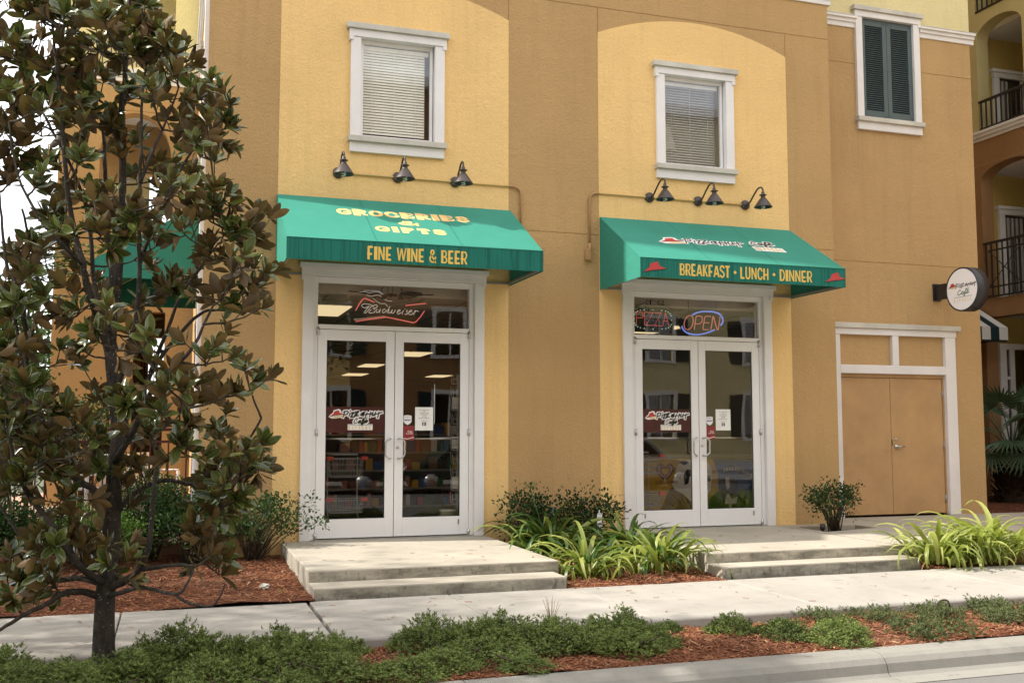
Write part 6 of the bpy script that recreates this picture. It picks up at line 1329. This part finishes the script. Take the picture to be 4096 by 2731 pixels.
# ---- junipers: low spreading bushes with needle sprigs
def juniper_mesh(r, h, nplume, seed, mat, dens=1., loose=0.):
    g = np.random.default_rng(seed); P, D_, S_, Q = [], [], [], []
    for i in range(nplume):
        th = g.uniform(0, 6.283); q = math.sqrt(g.random()); hh = h * (.25 + .75 * (1 - q ** 2.2)) * g.uniform(.6, 1.08)
        base = np.array([math.cos(th) * r * q * .8, math.sin(th) * r * q * .8, max(.02, hh - .10)])
        ax = np.array([math.cos(th) * q * 1.1, math.sin(th) * q * 1.1, .85]) + g.normal(0, .3, 3); ax /= np.linalg.norm(ax)
        L_ = g.uniform(.08, .13); qr = g.random(); m_ = int(26 * dens)
        for k in range(m_):
            u = (k + .5) / m_; w = math.sin(math.pi * min(1, .25 + .72 * u)) * .027 + .004; off = g.normal(0, 1, 3) * w
            P.append(base + ax * L_ * u + off); D_.append(ax * .7 + off / (w + 1e-6) * .42 + g.normal(0, .25, 3) * (1 + loose)); S_.append(g.uniform(.030, .046)); Q.append(min(.64, .42 * qr ** 2.2 + .26 * u ** 2.2 + .05 * g.random()))
    P, D_, S_, Q = np.array(P), np.array(D_), np.array(S_), np.array(Q); n = len(P)
    # sprig template: six narrow needles round an axis
    tv, tf = [], []
    for j in range(6):
        a = j * 2.4; y0 = .12 * j; c, s = math.cos(a), math.sin(a); b = len(tv); tv += [(-.13 * s, y0, .13 * c), (.13 * s, y0, -.13 * c), (c * .42, y0 + .42, s * .42)]; tf.append((b, b + 1, b + 2))
    F = frames(D_) * S_[:, None, None]
    v, f, r_ = scatter(np.array(tv), np.array(tf), P, F, Q)
    me_o = np_mesh('needles', v, f, mat, r_); me = me_o.data; bpy.data.objects.remove(me_o)
    st = MB()
    for i in range(8):
        th = g.uniform(0, 6.28); q = g.uniform(.4, .9); st.tube([(0, 0, -.02), (math.cos(th) * r * q * .5, math.sin(th) * r * q * .5, h * .35), (math.cos(th) * r * q, math.sin(th) * r * q, h * .55)], [.008, .006, .003], 4)
    so = st.build('branches', 'twig'); sm = so.data; bpy.data.objects.remove(so)
    return me, sm
JM = [juniper_mesh(.30, .30, 62, 1, 'juniper'), juniper_mesh(.33, .36, 70, 2, 'juniper'), juniper_mesh(.26, .26, 50, 3, 'juniper'), juniper_mesh(.36, .29, 76, 4, 'juniper')]
JS = [juniper_mesh(.24, .13, 34, 5, 'juniper_dry', .6, .8), juniper_mesh(.32, .13, 44, 6, 'juniper_dry', .55, .9)]
def juniper(label, x, y, k, s, sz=1., pool=JM, group=None, rz=None):
    t = thing('juniper_bush', label, 'juniper', (x, y, -.30), group, rng.uniform(0, 6.28) if rz is None else rz); t.scale = (s, s, s * sz)
    a = link('needles', pool[k][0], t); a['kind'] = 'stuff'; b = link('branches', pool[k][1], t); b['kind'] = 'stuff'
    return t
# the closed carpet along the left and middle of the bed reads as one mass
mass = []
for x, y, k, s, sz in ((-4.6, -5.0, 1, 1.1, 1.1), (-4.2, -5.3, 0, 1.1, 1.), (-3.95, -4.92, 3, 1.0, 1.), (-3.72, -5.25, 1, 1.0, 1.), (-3.52, -4.95, 0, .9, 1.), (-3.35, -5.3, 3, .95, 1.), (-3.15, -5.05, 2, .85, .8), (-3.0, -5.40, 0, .9, .9), (-2.72, -5.2, 1, .9, .85),
                       (-2.62, -4.86, 2, .85, 1.), (-2.40, -4.95, 1, 1.0, 1.05), (-2.28, -5.3, 3, .9, .9), (-2.10, -5.0, 0, .95, .95), (-1.90, -5.25, 2, 1.0, .9), (-1.82, -4.92, 1, .85, 1.), (-1.62, -5.12, 0, 1., 1.), (-1.50, -5.42, 2, .9, .8), (-1.48, -4.84, 3, .75, .9), (-1.05, -5.52, 0, .8, .7),
                       (-.72, -4.86, 1, .9, 1.), (-.46, -4.95, 0, .95, 1.), (-.72, -5.42, 2, .85, .8), (-.40, -5.30, 3, .8, .85), (-.20, -4.92, 1, .9, .95), (.05, -5.05, 2, .9, .9), (.20, -4.88, 0, .8, 1.), (.45, -5.02, 3, .8, 1.0), (.56, -5.32, 1, .8, .85), (.68, -4.96, 1, .85, 1.), (.80, -5.18, 0, .75, .9), (-2.9, -5.6, 2, .8, .6), (-2.4, -5.6, 0, .7, .6), (-1.9, -5.6, 3, .7, .6), (-.3, -5.6, 2, .7, .6)):
    mass.append((x + rng.normal(0, .02), y + rng.normal(0, .02), k, s, sz))
VV, FF, RR_, off = [], [], [], 0
for x, y, k, s, sz in mass:
    me = JM[k][0]; n = len(me.vertices); co = np.empty(n * 3, np.float32); me.vertices.foreach_get('co', co); co = co.reshape(-1, 3); a = rng.uniform(0, 6.28); c, s_ = math.cos(a), math.sin(a)
    v = np.stack([(co[:, 0] * c - co[:, 1] * s_) * s + x, (co[:, 0] * s_ + co[:, 1] * c) * s + y, co[:, 2] * s * sz * .84 - .295], 1)
    fi = np.empty(len(me.loops), np.int32); me.loops.foreach_get('vertex_index', fi); q = np.empty(n, np.float32); me.attributes['rnd'].data.foreach_get('value', q)
    VV.append(v); FF.append(fi.reshape(-1, 3) + off); RR_.append(np.clip(q * rng.uniform(.55, 1.25) + rng.normal(0, .08), 0, .64)); off += n
o = np_mesh('juniper_ground_cover', np.concatenate(VV), np.concatenate(FF), 'juniper', np.concatenate(RR_)); o['kind'] = 'stuff'
st = MB()
for x, y, k, s, sz in mass:
    for i in range(4):
        th = rng.uniform(0, 6.28); st.tube([(x, y, -.31), (x + .12 * math.cos(th), y + .12 * math.sin(th), -.22), (x + .24 * math.cos(th), y + .24 * math.sin(th), -.17)], [.008, .006, .003], 4)
o = st.build('juniper_stems', 'twig'); o['kind'] = 'stuff'
juniper('small round juniper alone on red mulch below the cafe steps', 1.60, -4.98, 2, .72, .9)
juniper('low bright juniper by the kerb, left of a pair', 1.93, -5.22, 0, .72, .75); juniper('low bright juniper on the kerb edge in the middle of the right bed', 2.20, -5.52, 1, .72, .75)
juniper('juniper tuft between two others near the kerb at the right', 2.42, -5.22, 2, .68, .75)
juniper('sparse juniper seedling near the sidewalk edge at the bed centre', 1.22, -4.72, 2, .38, .9)
juniper('straggly thin juniper along the sidewalk edge at the right', 3.05, -4.78, 1, .85, .8, JS); juniper('straggly juniper with bare loops at the far right of the bed', 3.62, -4.86, 1, .8, 1.0, JS)
juniper('wispy juniper farthest right under the sidewalk edge', 4.3, -4.86, 0, 1.0, .8, JS); juniper('flat dry juniper near the kerb at the right', 3.1, -5.48, 1, 1.1, .8, JS); juniper('thin juniper sprout left of the straggly ones', 2.55, -4.75, 0, .8, .9, JS)
juniper('flat dry juniper patch at the right end of the bed', 4.05, -5.35, 1, 1.0, .9, JS)
t = thing('dead_branch', 'bare looped dead juniper branch standing in the right bed', 'branch', (3.6, -4.95, -.28))
MB().tube(smooth_pts([(3.52, -4.98, -.29), (3.54, -4.98, -.19), (3.60, -4.97, -.145), (3.69, -4.95, -.16), (3.71, -4.95, -.27)], 5), .007, 5).build('stick', 'twig', t)
MB().tube(smooth_pts([(2.9, -5.1, -.28), (3.0, -5.12, -.24), (3.12, -5.08, -.25), (3.25, -5.14, -.27)], 4), .006, 5).build('stick', 'twig', t)
# little weeds
for x, y, lab, hgt, mt in ((.25, -4.66, 'thin tall weed at the sidewalk edge in front of the groceries steps', .26, 'dry'), (-1.55, -2.55, 'little grass tuft in the mulch beside the groceries steps', .08, 'lily'), (2.84, -2.90, 'small weed at the foot of the cafe steps', .12, 'lily')):
    t = thing('weed', lab, 'weed', (x, y, -.22)); m = MB()
    for i in range(9):
        th = rng.uniform(0, 6.28); r_ = rng.uniform(.1, .5) * hgt; q = Vector((x, y, -.23)); e = q + Vector((math.cos(th) * r_, math.sin(th) * r_, hgt * rng.uniform(.6, 1.1))); m.tube([q, q.lerp(e, .5) + Vector((0, 0, .02)), e], [.003, .0025, .001], 3)
    m.build('blades', mt, t)

# ---- fan palm in the courtyard
pm = thing('fan_palm', 'fan palm with grey-green fronds in the shaded corner at the right', 'palm tree', (12.35, 3.15, -.06))
prof = [(.30 + .05 * math.sin(i * 2.1), -.02 + i * .12) for i in range(9)]
MB().lathe(prof, Matrix.Translation((12.35, 3.15, -.06)), 16).build('trunk', 'barkp', pm)
bt = MB()
for i in range(70):
    th = i * 2.4; z = .02 + i * .0145; c = Vector((12.35, 3.15, -.06 + z)); o_ = Vector((math.cos(th), math.sin(th), 0)); bt.obox(c + o_ * .33, Vector((-o_.y, o_.x, 0)), (o_ + Vector((0, 0, 1.1))).normalized(), (o_ * 1.1 - Vector((0, 0, 1))).normalized(), .045, .085, .012)
bt.build('leaf_base', 'barkp', pm)['kind'] = 'stuff'
def frond_mesh(nseg, L, droop):
    vs, fs = [], []
    for i in range(nseg):
        a = R(-118 + 236 * i / (nseg - 1)); da = R(236 / nseg * .52); l = L * (.78 + .22 * math.cos(a * .8)) * rng.uniform(.94, 1.04); b = len(vs)
        for t_, wv in ((.08, .9), (.5, 1.0), (.75, .45), (1.0, .03)):
            z = -droop * (t_ ** 2.2) * L
            for s in (-1, 0, 1): aa = a + s * da * wv; vs.append((math.sin(aa) * l * t_, math.cos(aa) * l * t_, z + (.0 if s else .022 * L * 3 * (1 - t_ * .7) * t_)))
        for k in range(3):
            for j in (0, 1): q = b + k * 3 + j; fs.append((q, q + 1, q + 4, q + 3))
    me = bpy.data.meshes.new('frond'); me.from_pydata(vs, [], fs); me.materials.append(M['palm']); return me
FM = [frond_mesh(26, .58, .16), frond_mesh(28, .64, .32), frond_mesh(24, .52, .08)]
crown = Vector((12.35, 3.15, .92))
for i, (th, el, ln, k) in enumerate(((3.6, 1.05, .95, 0), (2.6, .95, 1.0, 2), (4.4, .75, .85, 1), (5.1, .35, .6, 1), (5.8, .8, .95, 0), (.5, 1.0, 1.0, 2), (4.9, 1.25, 1.0, 0), (3.9, .25, .65, 1), (1.5, .9, .9, 0), (5.5, .05, .6, 1), (4.2, -.1, .55, 1), (3.1, .5, .8, 0), (0.1, .4, .8, 1), (5.4, 1.1, 1.15, 2), (4.6, -.25, .5, 1), (3.4, -.1, .6, 1))):
    d = Vector((math.cos(th) * math.cos(el), math.sin(th) * math.cos(el), math.sin(el))); e = crown + d * ln
    stalk = MB().tube([crown - Vector((0, 0, .08)), crown + d * ln * .5 + Vector((0, 0, .05)), e], [.016, .012, .008], 5).build('frond_stalk', 'palm', pm)
    ob = link('frond', FM[k], pm); y_ = (d + Vector((0, 0, -.35))).normalized(); x_ = y_.cross(Vector((0, 0, 1))).normalized(); z_ = x_.cross(y_); q = e - ORIGIN[pm]
    ob.matrix_local = Matrix(((x_.x, y_.x, z_.x, q.x), (x_.y, y_.y, z_.y, q.y), (x_.z, y_.z, z_.z, q.z), (0, 0, 0, 1)))
# ------------------------------------------------------------------ small things by the wall
t = thing('shield_yard_sign', 'small white and blue security sign on a stake among the plants', 'yard sign', (2.387, -.62, -.2))
ps = Plane((2.387, -.62, 0), (.97, .22, 0), (0, 0, 1))
out = [(-.022, .272), (.022, .272), (.036, .238), (.030, .205), (.036, .12), (.032, .05), (.015, .012), (0, 0), (-.015, .012), (-.032, .05), (-.038, .12), (-.032, .205), (-.037, .238)]
MB().prism([ps(a, b, 0) for a, b in out], ps.n * -.006).build('plate', 'white_print', t)
MB().tube([ps(0, -.2, -.010), ps(0, .305, -.010)], .006, 6).build('stake', 'white_print', t)
m = MB(); put_text(m, ps, 'PROTECTED', -.026, .212, .050, .012, .0, .002); put_text(m, ps, 'BY', -.006, .186, .012, .012, 0, .002); put_text(m, ps, 'BRINKS', -.028, .128, .056, .026, .03, .002); put_text(m, ps, 'HOME SECURITY', -.028, .112, .056, .009, 0, .002); put_text(m, ps, 'SECURITY', -.024, .082, .048, .010, 0, .002); put_text(m, ps, 'SYSTEM', -.022, .064, .044, .010, 0, .002); fpoly(m, ps, [(-.022, .258), (.022, .258), (.022, .264), (-.022, .264)])
m.build('lettering', 'blue_ink', t, recalc=False)
t = thing('utility_box', 'little white utility pipe box on the tan wall behind the shrubs', 'utility box', (2.02, -.05, .2))
MB().box(1.985, 2.055, -.075, -.001, .20, .305).build('box', 'plastic', t, bevel=.006); MB().tube([(2.02, -.04, .20), (2.02, -.04, -.2)], .016, 8).build('pipe', 'plastic', t)
t = thing('path_light', 'small black uplight in the planting pocket by the tan door', 'garden light', (5.48, -.68, -.07))
MB().lathe([(.012, -.02), (.014, .03), (.034, .05), (.036, .115), (.030, .115), (.026, .06)], Matrix.Translation((5.48, -.68, -.06)), 14, close=False).build('body', 'black', t)

# ------------------------------------------------------------------ patio fence and plastic chairs behind the magnolia
fe = thing('patio_fence', 'dark red metal patio fence behind the magnolia', 'fence', (-5, .3, 0))
m = MB(); m.box(-8.5, -2.285, .285, .315, 1.25, 1.285); m.box(-8.5, -2.285, .287, .313, 1.115, 1.145); m.box(-8.5, -2.285, .287, .313, .06, .09); m.build('rail', 'railing', fe)
for i in range(62):
    x = -2.36 - i * .0985
    if (i + 12) % 13: MB().box(x - .0085, x + .0085, .2915, .3085, .0905, 1.1145).build('picket', 'railing', fe)
for x in (-3.60, -4.88, -6.16, -7.4): MB().box(x - .032, x + .032, .268, .332, -.25, 1.32).build('post', 'black', fe)
def chair(label, x, y, rz):
    t = thing('plastic_chair', label, 'chair', (x, y, 0), 'white plastic chairs on the patio', rz)
    B = lambda mb, nm: mb.build(nm, 'plastic', t, bevel=.008, origin=Vector((0, 0, 0)))
    B(MB().box(-.22, .22, -.22, .21, .42, .445), 'seat')
    bk = MB()
    for i in range(7): u = -.17 + i * .057; bk.obox((u, .255, .66), (1, 0, 0), (0, .22, .975), (0, -.975, .22), .012, .21, .006)
    bk.obox((0, .305, .87), (1, 0, 0), (0, .22, .975), (0, -.975, .22), .22, .035, .012); bk.obox((0, .225, .47), (1, 0, 0), (0, .22, .975), (0, -.975, .22), .22, .03, .012)
    for s in (-1, 1): bk.obox((s * .215, .262, .67), (1, 0, 0), (0, .22, .975), (0, -.975, .22), .02, .235, .014)
    B(bk, 'backrest')
    for s in (-1, 1):
        B(MB().box(s * .255 - .03, s * .255 + .03, -.20, .26, .625, .645), 'armrest')
        for yy in (-.21, .23): B(MB().prism([(s * .27 - .03, yy - .025, 0), (s * .27 + .03, yy - .025, 0), (s * .245 + .022, yy - .018, .62), (s * .245 - .022, yy - .018, .62)], (0, .045, 0)), 'leg')
    return t
chair('white plastic chair with slatted back facing away on the patio', -3.12, 4.2, 2.6)
chair('white plastic chair nearest the tan side wall on the patio', -2.72, 4.9, 1.0)
chair('white plastic chair left of the others behind the tree trunk', -3.55, 3.6, -1.9)
t = thing('patio_table', 'round white plastic table on the patio behind the trunk', 'table', (-3.35, 4.6, 0))
MB().lathe([(.001, .72), (.40, .72), (.42, .71), (.40, .69), (.06, .68)], Matrix.Translation((-3.35, 4.6, 0)), 28).build('tabletop', 'plastic', t)
for i in range(4): a = i * 1.571 + .6; MB().tube([(-3.35 + .12 * math.cos(a), 4.6 + .12 * math.sin(a), .69), (-3.35 + .34 * math.cos(a), 4.6 + .34 * math.sin(a), 0)], .022, 6).build('leg', 'plastic', t)

# ------------------------------------------------------------------ street trees left of the picture that shade the sidewalk
TL = np.array([(0, 0, 0), (.5, .5, .1), (0, 1, 0), (-.5, .5, .1)], float); TF = np.array([(0, 1, 2), (0, 2, 3)])
def street_tree(label, x, y, z0, h, r, n, mat='street', leaf=.13):
    t = thing('street_tree', label, 'tree', (x, y, z0)); rr_ = h * .016
    MB().tube(smooth_pts([(x, y, z0 - .05), (x + .05, y, z0 + h * .3), (x - .04, y + .05, z0 + h * .6), (x, y, z0 + h * .88)], 4), [rr_ * (1 - .7 * i / 12) for i in range(13)], 10).build('trunk', 'barkm', t)
    C_ = []
    lm_ = MB()
    for i in range(26):
        th = i * 2.4; ph = math.acos(1 - 1.7 * (i + .5) / 26); c = Vector((x + r * .72 * math.cos(th) * math.sin(ph), y + r * .72 * math.sin(th) * math.sin(ph), z0 + h - r + r * .85 * math.cos(ph)))
        lm_.tube([Vector((x, y, z0 + h * .42)), Vector((x, y, z0 + h * .5)).lerp(c, .5), c], [rr_ * .5, rr_ * .3, .008], 5); C_.append(tuple(c))
    lm_.build('limbs', 'barkm', t)
    C_ = np.array(C_); pos = C_[rng.integers(len(C_), size=n)] + rng.normal(0, r * .20, (n, 3)); s = rng.uniform(.6, 1.2, n) * leaf
    F = frames(rng.normal(0, 1, (n, 3)) + np.array([0, 0, .2])) * np.stack([s * .6, s, s], 1)[:, None, :]
    v, f, r_ = scatter(TL, TF, pos - np.array([x, y, z0]), F, rng.random(n) * .65); np_mesh('crown', v, f, mat, r_, None, t)['kind'] = 'stuff'
street_tree('broad leafy street tree out of view at the left whose shade falls on the sidewalk', -8.9, -3.1, -.3, 8.2, 3.3, 12500, leaf=.15)
street_tree('second leafy street tree out of view further left along the bed', -12.2, -5.6, -.3, 8.8, 2.6, 11000, leaf=.15)
street_tree('leafy tree out of view beside the patio that keeps it in shade', -9.6, 2.4, -.2, 7.6, 3.0, 15000, leaf=.15)

for x, y, h, r, lab in ((-9.2, 16, 4.9, 2.3, 'distant round tree at the left edge behind the hedge'), (-6.2, 19, 4.6, 2.2, 'distant tree filling the gap left of the arched wing'), (-13.5, 14, 5.2, 2.5, 'distant tree out of view beyond the patio'), (-17.5, 21, 5.6, 2.8, 'farthest tree out of view behind the patio')):
    street_tree(lab, x, y, -.5, h, r, 5000, leaf=.2)

# ------------------------------------------------------------------ the other side of the street, seen mirrored in the glass
op_ = thing('opposite_building', 'yellow and brown apartment house across the street, mirrored in the door glass', 'building', (0, -31, 0))
YO = -30.0
hol = []
for i, x in enumerate(range(-22, 25, 5)):
    for z in (.9, 4.4, 7.9, 11.6): hol.append((x, x + 1.3, z, z + 1.9))
for xa, xb, mt in ((-30, -6, 'brown'), (-6, 4.4, 'yellow'), (4.4, 14, 'brown'), (14, 30, 'cream')):
    w = MB(); holes_wall(w, xa, xb, -.4, 16, [h for h in hol], YO - .3, YO); w.build('wall', mt, op_)
w = MB(); w.box(-30, 30, YO - 6, YO - 5.8, -.4, 16); w.box(-30, 30, YO - 6, YO + .4, 16.001, 16.4); w.build('roof', 'white', op_)
for h in hol:
    f = MB().box(h[0] - .15, h[0], YO + .001, YO + .06, h[2] - .15, h[3] + .2).box(h[1], h[1] + .15, YO + .001, YO + .06, h[2] - .15, h[3] + .2).box(h[0], h[1], YO + .001, YO + .06, h[3], h[3] + .2).box(h[0], h[1], YO + .001, YO + .06, h[2] - .15, h[2]).box(h[0] + .62, h[0] + .68, YO - .1, YO - .02, h[2], h[3]).build('window', 'white', op_)
    MB().box(h[0], h[1], YO - .14, YO - .11, h[2], h[3]).build('pane', 'glass_far', f); MB().box(h[0], h[1], YO - .22, YO - .20, h[2] + .2, h[3]).build('blind', 'blind2', f)
    for a, b in ((h[0] - .75, h[0] - .16), (h[1] + .16, h[1] + .75)): MB().box(a, b, YO + .001, YO + .05, h[2] - .05, h[3] + .05).build('shutter', 'stripe_dark', f)
for x, lab in ((-9, 'slim street tree across the road, mirrored in the left door glass'), (1.5, 'street tree across the road, mirrored in the groceries door glass'), (11.5, 'street tree across the road, mirrored in the cafe door glass')): street_tree(lab, x, -20.5, -.3, 6.8, 1.7, 3500, leaf=.16)
def car(label, x, y, mat, suv=False):
    t = thing('parked_car', label, 'car', (x, y, -.44), 'cars parked across the street'); h = .25 if suv else 0; W = .86
    body = [(-2.2, .35), (-2.25, .62 + h), (-2.1, .80 + h), (-1.2, .88 + h), (1.1, .88 + h), (2.0, .78 + h), (2.25, .60 + h), (2.25, .35)]
    MB().prism([(x + a, y - W, -.44 + b) for a, b in body], (0, 2 * W, 0)).build('body', mat, t, bevel=.06, seg=3)
    cab = [(-1.75 if suv else -1.3, .87 + h), (-1.45 if suv else -.75, 1.40 + h), (.45, 1.42 + h), (1.15, .87 + h)]
    MB().prism([(x + a, y - W + .08, -.44 + b) for a, b in cab], (0, 2 * W - .16, 0)).build('cabin', mat, t, bevel=.05, seg=3)
    for s in (-1, 1):
        wv = [(cab[0][0] + .22, .93 + h), (cab[1][0] + .08, 1.33 + h), (.40, 1.35 + h), (.90, .93 + h)]; yy = y + s * (W - .075)
        MB().prism([(x + a, yy, -.44 + b) for a, b in wv], (0, s * .004, 0)).build('side_window', 'dark', t)
        for wx in (-1.4, 1.4):
            wh = MB().lathe([(.20, -.1), (.33, -.1), (.33, .1), (.20, .1)], Matrix.Translation((x + wx, y + s * (W - .08), -.44 + .33)) @ Matrix.Rotation(R(90), 4, 'X'), 20, close=True).build('wheel', 'tyre', t)
            MB().lathe([(.20, -.11), (.20, .11)], Matrix.Translation((x + wx, y + s * (W - .08), -.44 + .33)) @ Matrix.Rotation(R(90), 4, 'X'), 14, close=True).build('rim', 'steel', wh)
        for lx in (-2.24, 2.2): MB().box(x + lx - .02, x + lx + .05, y + s * .6 - .15, y + s * .6 + .15, .18 + h, .32 + h).build('headlight', 'plastic', t)
car('silver car parked across the street, mirrored in the cafe door', 9.8, -15.0, 'car_white'); car('dark green car parked across the street, mirrored in the cafe door', 5.4, -15.1, 'car_green'); car('dark tall car parked across the street, mirrored in the groceries door', .8, -15.1, 'car_dark', True)
